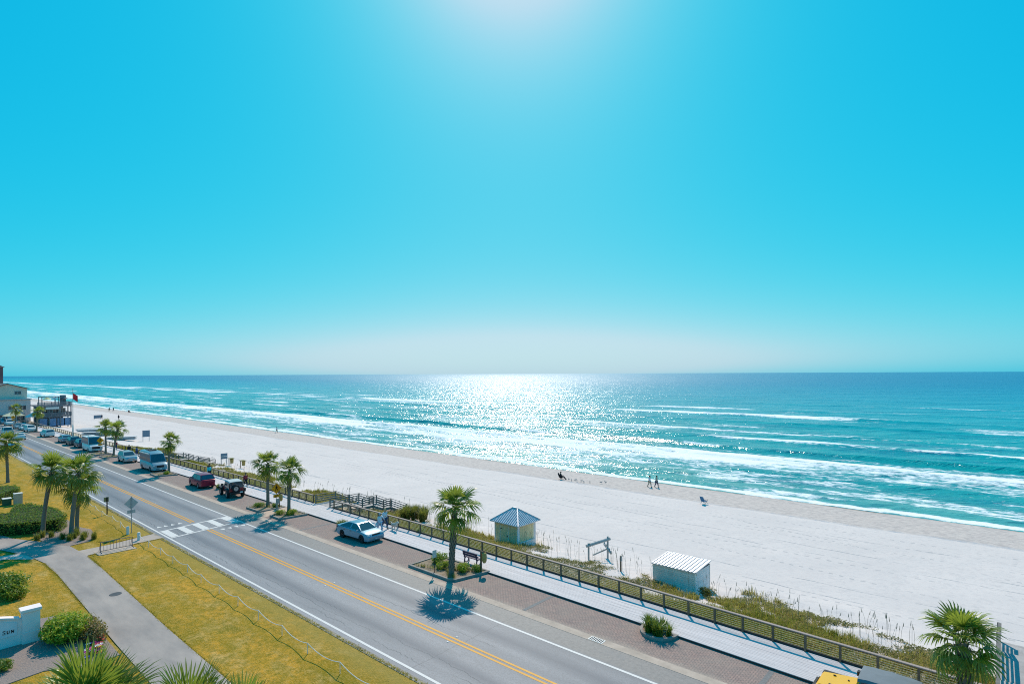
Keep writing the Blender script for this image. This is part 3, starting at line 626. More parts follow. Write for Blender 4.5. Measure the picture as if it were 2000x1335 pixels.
def hedge(label, poly, h, seed, n, group):
    # clipped hedge: a dark twig core with a skin of small leaves
    t_ = thing('clipped_hedge', label, 'hedge', (poly[0][0], poly[0][1], 0), 0, group); rnd = random.Random(seed)
    ox, oy = poly[0]; P = [(x - ox, y - oy) for x, y in poly]; cx = sum(p[0] for p in P) / len(P); cy = sum(p[1] for p in P) / len(P)
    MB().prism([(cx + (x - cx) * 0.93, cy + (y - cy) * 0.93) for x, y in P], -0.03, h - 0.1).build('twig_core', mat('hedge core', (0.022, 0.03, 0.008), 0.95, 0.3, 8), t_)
    mb = MB(); xs_ = [p[0] for p in P]; ys_ = [p[1] for p in P]
    def inside(x, y):
        c = False; j = len(P) - 1
        for i in range(len(P)):
            if (P[i][1] > y) != (P[j][1] > y) and x < (P[j][0] - P[i][0]) * (y - P[i][1]) / (P[j][1] - P[i][1]) + P[i][0]: c = not c
            j = i
        return c
    per = sum(math.dist(P[i], P[(i + 1) % len(P)]) for i in range(len(P)))
    def leaf(p, nn):
        nn = (nn + Vector((rnd.gauss(0, .5), rnd.gauss(0, .5), rnd.gauss(0, .5)))).normalized(); a = nn.cross(Vector((rnd.gauss(0, 1), rnd.gauss(0, 1), rnd.gauss(0, 1)))).normalized(); b = nn.cross(a); s = 0.075 * rnd.uniform(0.6, 1.4)
        mb.add([p - a * s, p - b * s * .5, p + a * s, p + b * s * .5], [(0, 1, 2, 3)])
    k = 0
    while k < n * 0.55:
        x, y = rnd.uniform(min(xs_), max(xs_)), rnd.uniform(min(ys_), max(ys_))
        if inside(x, y): leaf(Vector((x, y, h - 0.08 + rnd.gauss(0, 0.045) + 0.10 * (fbm(np.array(x * 1.3), np.array(y * 1.3), seed) - 0.5))), Vector((0, 0, 1))); k += 1
    for i in range(len(P)):
        a, b = Vector((*P[i], 0)), Vector((*P[(i + 1) % len(P)], 0)); d = b - a; nn = Vector((d.y, -d.x, 0)).normalized()
        for _ in range(int(n * 0.45 * d.length / per)):
            leaf(a + d * rnd.random() + nn * rnd.gauss(-0.02, 0.04) + Vector((0, 0, rnd.random() * h)), nn)
    mb.build('foliage', HEDGE, t_)
    return t_
HEDGE = leafmat('hedge leaf', (0.08, 0.17, 0.025), (0.22, 0.33, 0.06), 0.3, 0.65, 9.0, 0.12)
hedge('large clipped green hedge on the lawn behind the leftmost lawn palm', [(-71.0, 5.5), (-66.0, 7.4), (-64.6, 9.4), (-63.8, 11.3), (-65.5, 12.0), (-69.6, 11.9), (-74.5, 10.6), (-75.0, 9.6), (-70.5, 8.6), (-72.5, 6.3)], 1.2, 3, 9000, 'clipped hedges on the lawn')
hedge('smaller clipped hedge at the left edge behind the utility boxes', [(-84, 7.0), (-82, 9.0), (-85.5, 11.4), (-88, 11.2), (-90, 8.4), (-88, 6.4)], 1.2, 5, 4000, 'clipped hedges on the lawn')
GRS = leafmat('tuft grass', (0.13, 0.15, 0.02), (0.28, 0.22, 0.06), 0.4, 0.6, 4.0, 0.15)
def tuft(label, x, y, h, n, seed, m=GRS, z=0.05, spread=0.10, group='grass tufts in the palm bed', w=0.012):
    mb = MB(); rnd = random.Random(seed); blades(mb, 0, 0, 0, n, h, spread, w, rnd, 0.55)
    return tag(mb.build('grass_tuft', m, None, (x, y, z)), label, 'grass tuft', group)
for i, (x, y) in enumerate(((-62.6, 9.75), (-62.2, 10.3), (-61.9, 9.3), (-60.6, 10.8), (-60.2, 11.5), (-59.6, 11.1), (-59.9, 12.2), (-59.0, 11.9), (-61.2, 11.9), (-58.7, 12.6))):
    tuft('small grass tuft in the lawn palm bed, ' + ('farthest left', 'second from left, behind', 'third from left, path side', 'left of the taller crossed palm', 'right beside the taller crossed palm', 'path side of the crossed palms', 'between the crossed palms and the lawn', 'second from the right end', 'behind the taller crossed palm', 'rightmost')[i], x, y, random.uniform(0.6, 0.9), 130, 40 + i)
tuft('big yellow green grass clump left of the large hedge', -66.3, 5.9, 1.5, 420, 61, leafmat('lime grass', (0.24, 0.24, 0.03), (0.40, 0.34, 0.06), 0.4, 0.6), 0.0, 0.35, None, 0.014)
# planting islands
KERBM = mat('island kerb', (0.30, 0.25, 0.22), 0.85, 0.25, 2.5, bstr=0.3, bscale=20)
SOIL = mat('bed soil', (0.26, 0.19, 0.13), 0.95, 0.4, 4.0, bstr=0.8, bscale=12, bdist=0.04)
DRYG = leafmat('dry bed grass', (0.26, 0.20, 0.08), (0.40, 0.31, 0.16), 0.35, 0.7, 5.0, 0.1)
def island(label, poly, shrubs=(), dry=0, seed=0):
    rnd = random.Random(seed + 900)
    cx = sum(p[0] for p in poly) / len(poly); cy = sum(p[1] for p in poly) / len(poly)
    t_ = thing('planting_island', label, 'planting bed', (cx, cy, 0), 0, 'kerbed planting islands')
    P = [(x - cx, y - cy) for x, y in poly]; n = len(P)
    w = 0.15; inner = []
    for i in range(n):
        a, b, c = Vector(P[i - 1]), Vector(P[i]), Vector(P[(i + 1) % n]); d1 = (b - a).normalized(); d2 = (c - b).normalized()
        n1 = Vector((-d1.y, d1.x)); n2 = Vector((-d2.y, d2.x)); m_ = (n1 + n2).normalized(); inner.append(b + m_ * w / max(0.35, m_.dot(n1)))
    mb = MB(); h = 0.19
    mb.add([(*p, 0.0) for p in P] + [(*p, h) for p in P] + [(p.x, p.y, h) for p in inner] + [(p.x, p.y, 0.02) for p in inner],
           [(i, (i + 1) % n, n + (i + 1) % n, n + i) for i in range(n)] + [(n + i, n + (i + 1) % n, 2 * n + (i + 1) % n, 2 * n + i) for i in range(n)] + [(2 * n + i, 2 * n + (i + 1) % n, 3 * n + (i + 1) % n, 3 * n + i) for i in range(n)])
    mb.build('kerb', KERBM, t_)
    MB().add([(p.x, p.y, 0.13) for p in inner], [tuple(range(n))]).build('soil', SOIL, t_)
    if dry:
        g = MB()
        for _ in range(dry):
            u = inner[rnd.randrange(n)].lerp(Vector((0, 0)), rnd.random() ** 0.6); blades(g, u.x, u.y, 0.12, 4, 0.32, 0.05, 0.012, rnd, 0.9)
        tag(g.build('dry_grass', DRYG, t_), kind='stuff')
    return t_
island('kerbed planting island with the large palm, bench behind it', [(-32.7, 25.75), (-28.4, 25.7), (-27.9, 25.95), (-27.3, 28.7), (-32.7, 28.7)], dry=260, seed=1)
island('kerbed planting island right of the crosswalk ramp', [(-54.75, 26.0), (-52.6, 25.95), (-52.3, 28.7), (-54.75, 28.7)], dry=40, seed=2)
island('kerbed planting island left of the crosswalk ramp', [(-59.9, 25.95), (-57.0, 26.0), (-56.9, 28.7), (-59.9, 28.7)], dry=40, seed=3)
island('kerbed planting island at the front of the blue grey camper van', [(-90.9, 26.0), (-88.0, 25.95), (-87.2, 28.4), (-90.9, 28.5)], dry=30, seed=4)
island('kerbed planting island under the right palm by the motorhome', [(-117.3, 25.95), (-114.6, 25.95), (-114.2, 28.2), (-117.3, 28.2)], dry=20, seed=5)
island('kerbed planting island under the left palm by the motorhome', [(-122.6, 25.95), (-119.6, 25.95), (-119.6, 28.2), (-122.6, 28.2)], dry=20, seed=6)
island('kerbed planting island under the distant palm by the deck bar', [(-183.5, 25.7), (-180.5, 25.7), (-180.5, 27.5), (-183.5, 27.5)], seed=7)
island('kerbed planting island under the farthest palm', [(-208.5, 25.7), (-205.5, 25.7), (-205.5, 27.3), (-208.5, 27.3)], seed=8)
island('kerbed planting island under the lower right palm', [(-3.0, 25.8), (0.4, 25.7), (0.8, 27.4), (-3.2, 27.5)], dry=30, seed=9)
struct('crosswalk_ramp', MB().add([(-56.9, 25.5, 0.03), (-54.8, 25.5, 0.03), (-54.8, 28.8, 0.14), (-56.9, 28.8, 0.14)], [(0, 1, 2, 3)]), mat('ramp brick', (0.52, 0.36, 0.27), 0.85, 0.12, 5.0))
def half_round(label, x, r, seed):
    yf = front(x); P = [(x + r * cos(a), yf - 0.03 - r * 1.1 * sin(a)) for a in [pi * k / 10 for k in range(10, -1, -1)]]
    return island(label, P, seed=seed)
half_round('small half round planter bed at the boardwalk edge, lower right', -14.1, 1.05, 20)
half_round('small half round planter bed behind the light blue sedan', -45.4, 0.9, 21)
half_round('small half round planter bed between the red suv and the open jeep', -72.6, 0.8, 22)
AGA = leafmat('strap leaf', (0.05, 0.12, 0.012), (0.14, 0.22, 0.02), 0.35, 0.35, 5.0, 0.5)
shrub('bright green strappy shrub in the half round planter at lower right', -14.1, 27.75, (0.75, 0.5, 0.62), 900, 0.09, AGA, 0.12, 1, True)
shrub('small dark green shrub behind the light blue sedan', -45.4, 28.3, (0.6, 0.45, 0.55), 500, 0.09, AGA, 0.12, 2, True)
shrub('small green shrub between the red suv and the open jeep', -72.6, 28.35, (0.5, 0.4, 0.45), 300, 0.09, AGA, 0.12, 3, True)
shrub('dark green shrub at the left end of the bench island', -31.4, 27.6, (0.75, 0.65, 0.75), 1300, 0.06, SHR, 0.1, 4)
shrub('yellow green shrub beside the large palm trunk, bench island', -30.2, 27.0, (0.65, 0.55, 0.6), 900, 0.055, SHY, 0.1, 5)
shrub('yellow green shrub at the right end of the bench island', -28.6, 27.5, (0.8, 0.55, 0.6), 1200, 0.055, SHY, 0.1, 6)
shrub('dark green shrub under the hanging bag post, bench island', -27.95, 28.0, (0.45, 0.45, 0.55), 600, 0.055, SHR, 0.1, 7)
shrub('low yellow green shrub right of the palm, crosswalk island', -53.2, 27.6, (0.75, 0.8, 0.6), 1000, 0.06, SHY, 0.1, 8)
shrub('low bronze green shrub left of the palm, crosswalk island', -54.4, 26.9, (0.5, 0.6, 0.5), 600, 0.06, SHY, 0.1, 9)
shrub('low green shrub in the island left of the crosswalk ramp', -59.2, 27.0, (0.6, 0.7, 0.5), 700, 0.06, SHR, 0.1, 10)
shrub('low shrub under the bag post left of the crosswalk ramp', -57.6, 28.0, (0.5, 0.4, 0.5), 500, 0.06, SHR, 0.1, 11)
shrub('low shrub at the palm in front of the camper van', -88.6, 27.4, (0.6, 0.6, 0.45), 500, 0.07, SHY, 0.1, 12)
# flower bed by the name wall
shrub('large bright green leafy shrub right of the white name wall', -37.4, 6.9, (1.6, 1.25, 1.35), 5200, 0.085, SHY, 0.03, 20, group='shrubs in the flower bed', lumps=9)
shrub('darker green shrub between the bright shrub and the white pillar', -38.0, 6.35, (0.9, 0.6, 1.0), 1500, 0.08, SHR, 0.03, 25, group='shrubs in the flower bed', lumps=5)
shrub('bronze brown leafy shrub at the path side of the flower bed', -36.9, 7.75, (1.7, 0.65, 1.0), 2600, 0.07, SHB, 0.03, 21, group='shrubs in the flower bed', lumps=7)
shrub('low green shrub at the bottom left corner on the mulch', -35.9, 4.15, (0.7, 0.6, 0.5), 900, 0.06, SHR, 0.03, 22, group='shrubs in the flower bed')
shrub('low palmetto like bush at the left edge of the lawn', -47.9, 5.6, (1.5, 1.2, 1.5), 2600, 0.1, SHR, 0.0, 23, group='shrubs on the lawn', lumps=6)
shrub('small flowering bush in front of the palmetto bush', -46.8, 6.0, (0.9, 0.7, 0.8), 1300, 0.07, SHY, 0.0, 24, group='shrubs on the lawn')
FLC = [mat('petal ' + n_, c_, 0.6, 0.15, 9.0) for n_, c_ in (('pink', (0.62, 0.05, 0.22)), ('red', (0.55, 0.04, 0.04)), ('yellow', (0.80, 0.48, 0.02)), ('white', (0.8, 0.7, 0.68)), ('blue', (0.16, 0.16, 0.42)), ('magenta', (0.6, 0.03, 0.35)))]
rnd = random.Random(77)
ORD = ('first', 'second', 'third', 'fourth', 'fifth', 'sixth', 'seventh', 'eighth', 'ninth', 'tenth', 'eleventh', 'twelfth', 'thirteenth', 'fourteenth', 'fifteenth', 'sixteenth', 'seventeenth', 'eighteenth', 'nineteenth', 'twentieth')
fspots = []
FLN = ('pink', 'red', 'yellow', 'white', 'blue', 'magenta'); cnt = {}
for k in range(54):
    x = rnd.uniform(-37.2, -33.7); y = 8.0 - abs(rnd.gauss(0, 0.28)) - max(0, (x + 35.5)) * rnd.uniform(0, 0.75); ci = rnd.randrange(6)
    if x < -35.3: ci = rnd.choice((0, 1, 5))
    fspots.append((x, y, ci))
for x, y, ci in sorted(fspots):
    cnt[ci] = cnt.get(ci, -1) + 1
    lab = '%s flower by the path, %s of its colour from the far end' % (FLN[ci], ORD[min(cnt[ci], 19)])
    t_ = thing('flower', lab, 'flower', (x, y, 0.05), rnd.uniform(0, 6), FLN[ci] + ' bedding flowers')
    pb = MB(); h = rnd.uniform(0.16, 0.34)
    for j in range(7):
        a = j * 0.9; pb.add([(0, 0, h), (0.10 * cos(a - .35), 0.10 * sin(a - .35), h + 0.03), (0.14 * cos(a), 0.14 * sin(a), h + 0.01), (0.10 * cos(a + .35), 0.10 * sin(a + .35), h + 0.03)], [(0, 1, 2, 3)])
    pb.build('petals', FLC[ci], t_)
    leaves(MB(), (0, 0, h * 0.4), (0.12, 0.12, h * 0.45), 16, 0.05, rnd, 0.2).build('foliage', SHR, t_)
# --- dune vegetation (uncountable): green-olive grass, dry grass, low creeping leaves, sea oats
D1 = leafmat('dune grass green', (0.18, 0.175, 0.018), (0.36, 0.28, 0.03), 0.4, 0.6, 2.0, 0.12)
D2 = leafmat('dune grass dry', (0.27, 0.18, 0.05), (0.40, 0.28, 0.10), 0.4, 0.7, 2.0, 0.1)
D3 = leafmat('beach creeper', (0.09, 0.09, 0.02), (0.22, 0.17, 0.07), 0.3, 0.6, 2.0, 0.15)
rnd = random.Random(5)
gm_, gd_, gc_ = MB(), MB(), MB()
SHED_BOX = [(-20.4, -16.5, 38.4, 41.5), (-36.8, -33.2, 38.6, 42.0)]
def blocked(x, y):
    if any(a - 0.05 < x < b + 0.05 and c - 0.05 < y < d + 0.05 for a, b, c, d in SHED_BOX): return True
    if -56.3 < x < -52.8 and y < 41.5: return True
    if -110.6 < x < -107.4 and y < 41.5: return True
    return False
NV = 95000
U = RNG.random((NV, 4))
VX = 13 - 150 * U[:, 0] ** 1.2; VY = 31.0 + 12.5 * U[:, 1]
dens = fbm(VX / 3.2, VY / 2.2, 61) + 0.16 * (fbm(VX / 0.9, VY / 0.9, 62) - 0.5)
edge = 38.6 + 2.6 * (fbm(VX / 9, VX * 0, 63) - 0.5) * 2 + np.where(VX > -14, 0.4, 0) + np.where(VX < -80, 0.6, 0)
lim = np.where(VY < edge - 2.0, 0.18, np.where(VY < edge + 0.3, 0.36, 0.52)) + np.where(VY > 34.3, 0.09, 0) + np.where((VX > -19) & (VY > 33.6), 0.14, 0)
VZ = terrain(VX, VY); KN = fbm(VX / 5, VY / 4, 67)
for i in range(NV):
    x, y = VX[i], VY[i]
    if dens[i] < lim[i] or y > edge[i] + 1.8 or blocked(x, y) or y < railY(x) + 0.15: continue
    z = VZ[i] - 0.03; q = U[i, 2]; nn_ = 5 if x > -60 else 4; w_ = 0.016 if x > -45 else 0.026
    kk = KN[i] + 0.25 * (q - 0.5)
    if y > edge[i] - 1.5: kk += 0.10
    if x > -17 and y > 34: kk += 0.06
    hh = (0.26 + 0.34 * U[i, 3]) * (1.0 if dens[i] < 0.62 else 1.25)
    if kk < 0.45: blades(gm_, x, y, z, nn_ + 2, hh, 0.09, w_, rnd, 1.0)
    elif kk < 0.58: blades(gd_, x, y, z, nn_ + 1, hh * 0.95, 0.09, w_, rnd, 1.0)
    else:
        for _ in range(nn_ + 2):
            s = 0.05 * rnd.uniform(0.6, 1.5); p = Vector((x + rnd.gauss(0, .1), y + rnd.gauss(0, .1), z + 0.05 + rnd.random() * 0.16)); a = Vector((rnd.gauss(0, 1), rnd.gauss(0, 1), rnd.gauss(0, .4))).normalized(); b = a.cross(Vector((rnd.gauss(0, .4), rnd.gauss(0, .4), 1))).normalized()
            gc_.add([p - a * s, p - b * s * .5, p + a * s, p + b * s * .5], [(0, 1, 2, 3)])
le = MB(); rl_ = random.Random(15)
def edge_blades(pts, n, off):
    for k in range(n):
        i = rl_.randrange(len(pts) - 1); a, b = Vector(pts[i]), Vector(pts[i + 1]); d = (b - a); nn = Vector((-d.y, d.x)).normalized(); p = a + d * rl_.random() + nn * (off + rl_.gauss(0, 0.05))
        blades(le, p.x, p.y, 0.02, 2, 0.075, 0.03, 0.013, rl_, 1.3)
edge_blades([(8, 10.72), (-20, 10.75), (-35, 10.83), (-50, 11.07), (-53.2, 11.1)], 2600, 0.0); edge_blades([(8, 8.2), (-20, 8.25), (-32.5, 8.36)], 700, 0.0); edge_blades([(-41.8, 8.5), (-50, 8.63), (-54, 8.5)], 700, 0.0)
edge_blades([(20, 16.42), (-54.5, 16.42)], 3800, 0.0); edge_blades([(-56.7, 16.42), (-120, 16.42)], 2600, 0.0); edge_blades([(-53.7, 11.2), (-54.3, 13.2), (-54.5, 16.3)], 300, -0.05); edge_blades([(-57.6, 12.6), (-56.2, 13.4), (-56.55, 16.3)], 400, 0.0)
tag(le.build('lawn_edge_grass', leafmat('edge grass', (0.36, 0.25, 0.03), (0.55, 0.36, 0.06), 0.4, 0.7, 3.0, 0.1)), 'ragged lawn grass overhanging the edges of the path and road', 'grass', kind='stuff')
tag(gm_.build('dune_grass', D1), 'olive green dune grass between the boardwalk and the beach', 'grass', kind='stuff')
tag(gd_.build('dry_dune_grass', D2), 'dry straw coloured dune grass beyond the boardwalk railing', 'grass', kind='stuff')
tag(gc_.build('dune_creeper', D3), 'dark low creeping plants on the white dune sand', 'ground cover', kind='stuff')
so = MB()
for k in range(330):
    x = rnd.choice((rnd.uniform(-16.5, -4), rnd.uniform(-33, -16), rnd.uniform(-60, -30), rnd.uniform(-112, -60))) + rnd.gauss(0, 0.3); y = 39.3 + rnd.gauss(0, 0.9) - (1.6 if x > -14 else 0)
    if blocked(x, y): continue
    z = tz(x, y) - 0.03; h = rnd.uniform(0.9, 1.75); a = rnd.uniform(0, 6.3); l = rnd.uniform(0.05, 0.3)
    w = 0.009 if x > -40 else 0.014
    so.tube([(x, y, z), (x + cos(a) * l * .3, y + sin(a) * l * .3, z + h * .6), (x + cos(a) * l, y + sin(a) * l, z + h)], [w, w * .8, w * .5], 3, False)
    so.tube([(x + cos(a) * l * .9, y + sin(a) * l * .9, z + h * .84), (x + cos(a) * l * 1.1, y + sin(a) * l * 1.1, z + h * 1.02)], [w * 2.2, w * 0.8], 3, False)
tag(so.build('sea_oats', mat('sea oat stalk', (0.33, 0.26, 0.17), 0.9, 0.2, 3)), 'tall thin sea oat stalks along the seaward edge of the dune', 'grass', kind='stuff')
shrub('leafy green bush growing up behind the boardwalk railing, behind the palm', -38.9, 31.95, (0.55, 0.45, 1.0), 800, 0.08, SHY, -0.45, 31, group='bushes on the dune')
shrub('rounded brown green bush on the dune right of the beach stairs', -47.8, 38.4, (1.6, 1.3, 1.2), 3000, 0.07, GRS, -1.6, 32, True, group='bushes on the dune')
shrub('low dark bush against the side of the white box shed', -15.5, 38.2, (0.9, 0.5, 0.7), 900, 0.06, D3, -1.55, 33, group='bushes on the dune')
# ================================================================ SHEDS, STAIRS, BUILDINGS
METR = mat('galvanised roof', (0.62, 0.58, 0.60), 0.45, 0.12, 2.0, metal=0.25, spec=0.5, rand=0.06)
METD = mat('roof seam', (0.42, 0.40, 0.42), 0.45, 0.1, 2.0, metal=0.25)
CREAM = mat('cream painted boards', (0.86, 0.60, 0.33), 0.75, 0.10, 2.5, rand=0.06)
WHITE = mat('white painted boards', (0.90, 0.76, 0.72), 0.7, 0.08, 2.5, rand=0.05)
PALEB = mat('grey white siding', (0.84, 0.70, 0.60), 0.7, 0.10, 2.0, rand=0.06)
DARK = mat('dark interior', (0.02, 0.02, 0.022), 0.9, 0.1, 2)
# hip roofed beach hut
BLK0 = mat('rusty iron', (0.10, 0.055, 0.03), 0.8, 0.3, 6.0)
hx0, hx1, hy0, hy1 = -36.4, -33.6, 39.0, 41.5
hz = -2.05; hut = thing('beach_hut', 'cream beach hut with a hipped silver metal roof on the sand', 'hut', ((hx0 + hx1) / 2, (hy0 + hy1) / 2, hz))
w2, d2, hh = (hx1 - hx0) / 2, (hy1 - hy0) / 2, 2.25
MB().box(0, 0, hh / 2 - 0.15, 2 * w2 - 0.06, 2 * d2 - 0.06, hh + 0.3).build('wall', DARK, hut)
n = 10
for k in range(n):
    wd = 2 * w2 / n
    MB().box(-w2 + wd * (k + 0.5), -d2, hh / 2 - 0.14, wd - 0.012, 0.03, hh + 0.28).build('board', CREAM, hut)
    MB().box(-w2 + wd * (k + 0.5), d2, hh / 2 - 0.14, wd - 0.012, 0.03, hh + 0.28).build('board', CREAM, hut)
n = 9
for k in range(n):
    wd = 2 * d2 / n; y_ = -d2 + wd * (k + 0.5)
    for sx_ in (-1, 1):
        low = 0.55 if sx_ > 0 and abs(y_) < 0.95 else hh
        MB().box(sx_ * w2, y_, low / 2 - 0.14, 0.03, wd - 0.012, low + 0.28).build('board', WHITE if sx_ > 0 else CREAM, hut)
dr_ = MB().box(-0.25, -d2 - 0.022, 0.95, 0.95, 0.02, 1.95).build('door', CREAM, hut); MB().box(0.14, -d2 - 0.045, 1.0, 0.10, 0.03, 0.14).build('hasp', BLK0, dr_)
for z_ in (0.35, 1.6): MB().box(-0.60, -d2 - 0.04, z_, 0.22, 0.02, 0.06).build('hinge', BLK0, dr_)
for x_ in (-0.76, 0.26): MB().box(x_, -d2 - 0.026, 0.95, 0.06, 0.03, 1.98).build('door_trim', WHITE, dr_)
sh = MB().box(w2 + 0.005, 0, 1.30, 0.05, 2.0, 1.42).build('shutter', mat('shutter board', (0.85, 0.66, 0.45), 0.7, 0.08, 3), hut)
for k in range(6): MB().box(w2 + 0.036, -0.83 + k * 0.333, 1.30, 0.02, 0.31, 1.36).build('shutter_slat', CREAM, sh)
MB().box(w2 + 0.10, 0, 0.55, 0.28, 2.1, 0.05).build('counter', WHITE, hut)
for sx_, sy_ in ((-1, -1), (1, -1), (1, 1), (-1, 1)): MB().box(sx_ * w2, sy_ * d2, hh / 2 - 0.14, 0.10, 0.10, hh + 0.3).build('corner_post', WHITE, hut)
ov = 0.38; e0, e1 = w2 + ov, d2 + ov; rz_ = hh + 1.12; rl = 0.28
rp = [(-e0, -e1, hh - 0.02), (e0, -e1, hh - 0.02), (e0, e1, hh - 0.02), (-e0, e1, hh - 0.02), (-rl, 0, rz_), (rl, 0, rz_)]
roof = MB().add(rp + [(p[0], p[1], p[2] - 0.07) for p in rp[:4]], [(0, 1, 5, 4), (1, 2, 5), (2, 3, 4, 5), (3, 0, 4), (0, 6, 7, 1), (1, 7, 8, 2), (2, 8, 9, 3), (3, 9, 6, 0), (6, 9, 8, 7)]).build('roof', METR, hut)
def seams(a, b, c, d, n, par):
    a, b, c, d = map(Vector, (a, b, c, d))               # a-b eave, d-c ridge
    eave = (b - a); nrm = eave.cross(d - a).normalized()
    up = (nrm.cross(eave)).normalized()
    for k in range(n + 1):
        p = a + eave * (k / n); hi = None
        # clip the seam against the hip lines: walk up until leaving the face
        best = 0
        for s in range(1, 80):
            q = p + up * (s * 0.04)
            f = (q - a).dot(up); L_ = (d - a).dot(up)
            if f > L_: break
            lo_ = (d - a).dot(eave.normalized()) * f / L_; hi_ = (b - a).length + (c - b).dot(eave.normalized()) * f / L_
            x_ = (q - a).dot(eave.normalized())
            if lo_ - 1e-3 <= x_ <= hi_ + 1e-3: best = s * 0.04
            else: break
        if best > 0.05: MB().beam(p + nrm * 0.018, p + up * best + nrm * 0.018, 0.035, 0.035, nrm).build('roof_seam', METD, par)
seams(rp[0], rp[1], rp[5], rp[4], 14, roof); seams(rp[1], rp[2], rp[5], rp[5], 13, roof); seams(rp[2], rp[3], rp[4], rp[5], 14, roof); seams(rp[3], rp[0], rp[4], rp[4], 13, roof)
for a, b in ((0, 4), (1, 5), (2, 5), (3, 4), (4, 5)): MB().beam(Vector(rp[a]) + Vector((0, 0, .03)), Vector(rp[b]) + Vector((0, 0, .03)), 0.10, 0.03).build('hip_cap', METR, roof)
# box shed
bx = thing('storage_shed', 'low white box shed with a corrugated metal lid roof on the dune', 'shed', (-18.25, 39.85, -1.75))
W2, D2, HF, HB = 1.62, 1.28, 1.55, 1.72
MB().add([(-W2 + .03, -D2 + .03, -.3), (W2 - .03, -D2 + .03, -.3), (W2 - .03, D2 - .03, -.3), (-W2 + .03, D2 - .03, -.3), (-W2 + .03, -D2 + .03, HF), (W2 - .03, -D2 + .03, HF), (W2 - .03, D2 - .03, HB), (-W2 + .03, D2 - .03, HB)], [(4, 5, 6, 7), (0, 1, 5, 4), (1, 2, 6, 5), (2, 3, 7, 6), (3, 0, 4, 7)]).build('wall', DARK, bx)
nb = 12
for k in range(nb):
    z = -0.22 + (k + 0.5) * (HF + 0.2) / nb; s_ = (HF + 0.2) / nb - 0.008
    for y_ in (-D2, D2):
        for xm, wl_ in ((-W2 / 2, W2 - 0.03), (W2 / 2, W2 - 0.03)): MB().box(xm, y_, z, wl_, 0.03, s_).build('siding_board', PALEB, bx)
    for x_ in (-W2, W2): MB().box(x_, 0, z, 0.03, 2 * D2 - 0.04, s_).build('siding_board', WHITE, bx)
for sx_ in (-1, 0, 1): MB().box(sx_ * W2, -D2 - 0.01, HF / 2 - 0.13, 0.07, 0.05, HF + 0.26).build('corner_trim', PALEB, bx)
for sx_ in (-1, 1):
    MB().box(sx_ * W2, D2 + 0.0, HF / 2 - 0.1, 0.07, 0.07, HF + 0.3).build('corner_trim', PALEB, bx)
lid = MB().add([(-W2 - .1, -D2 - .12, HF + .01), (W2 + .1, -D2 - .12, HF + .01), (W2 + .1, D2 + .12, HB + .03), (-W2 - .1, D2 + .12, HB + .03), (-W2 - .1, -D2 - .12, HF + .06), (W2 + .1, -D2 - .12, HF + .06), (W2 + .1, D2 + .12, HB + .08), (-W2 - .1, D2 + .12, HB + .08)], [(3, 2, 1, 0), (4, 5, 6, 7), (0, 1, 5, 4), (1, 2, 6, 5), (2, 3, 7, 6), (3, 0, 4, 7)]).build('roof', METR, bx)
for k in range(13):
    x_ = -W2 - .06 + k * (2 * W2 + .12) / 12; MB().beam((x_, -D2 - .12, HF + .085), (x_, D2 + .12, HB + .095), 0.09, 0.03).build('roof_rib', METR, lid)
# --- beach stairs
GREYW = mat('silvered timber', (0.19, 0.165, 0.15), 0.85, 0.25, 2.0, stretch=(2, 2, 0.5), rand=0.18)
TREAD = mat('bleached tread', (0.42, 0.37, 0.35), 0.8, 0.15, 2.0, rand=0.12)
def stairs(label, x0, x1, ys_, zs_, grp='beach access stairs'):
    t_ = thing('beach_stairs', label, 'stairs', ((x0 + x1) / 2, ys_[0], 0.15), 0, grp); w = x1 - x0; Y0 = ys_[0]
    for i in range(len(ys_) - 1):
        ya, yb, za, zb = ys_[i] - Y0, ys_[i + 1] - Y0, zs_[i] - 0.15, zs_[i + 1] - 0.15
        if abs(za - zb) < 1e-6:
            n_ = max(1, round((yb - ya) / 0.15))
            for k in range(n_): MB().box(0, ya + (k + 0.5) * (yb - ya) / n_, za - 0.02, w, (yb - ya) / n_ - 0.012, 0.04).build('deck_board', TREAD, t_)
        else:
            n_ = max(2, round((za - zb) / 0.17))
            for k in range(n_): MB().box(0, ya + (k + 0.5) * (yb - ya) / n_, za - (k + 0.5) * (za - zb) / n_ - 0.02, w - 0.1, (yb - ya) / n_ - 0.03, 0.045).build('tread', TREAD, t_)
        for s in (-1, 1):
            xx = s * w / 2
            MB().beam((xx, ya, za - 0.14), (xx, yb, zb - 0.14), 0.05, 0.26).build('stringer', GREYW, t_)
            MB().beam((xx, ya, za + 0.96), (xx, yb, zb + 0.96), 0.14, 0.045).build('handrail', GREYW, t_)
            for hgt in (0.22, 0.46, 0.70): MB().beam((xx, ya, za + hgt), (xx, yb, zb + hgt), 0.035, 0.10).build('side_rail', GREYW, t_)
    for i in range(len(ys_)):
        z = zs_[i] - 0.15; gz = tz(x0, ys_[i]) - 0.45
        for s in (-1, 1): MB().box(s * (w / 2 + 0.06), ys_[i] - Y0, (z + 0.98 + gz) / 2, 0.10, 0.10, z + 0.98 - gz).build('post', GREYW, t_)
    return t_
stairs('long timber stairs stepping down to the beach beyond the crosswalk', -55.9, -53.2, [31.65, 34.0, 35.6, 37.0, 38.4, 39.4, 41.6], [0.13, 0.13, -0.6, -0.6, -1.2, -1.2, -2.2])
stairs('timber stairs stepping down to the beach beyond the camper van', -110.2, -107.8, [31.2, 33.6, 35.2, 36.8, 38.4, 41.2], [0.13, 0.13, -0.7, -0.7, -1.4, -2.2])
stairs('timber beach walkover cut off by the lower right edge of the view', -0.3, 2.2, [30.2, 37.2, 38.6, 40.4], [0.1, 0.0, -0.6, -0.6])
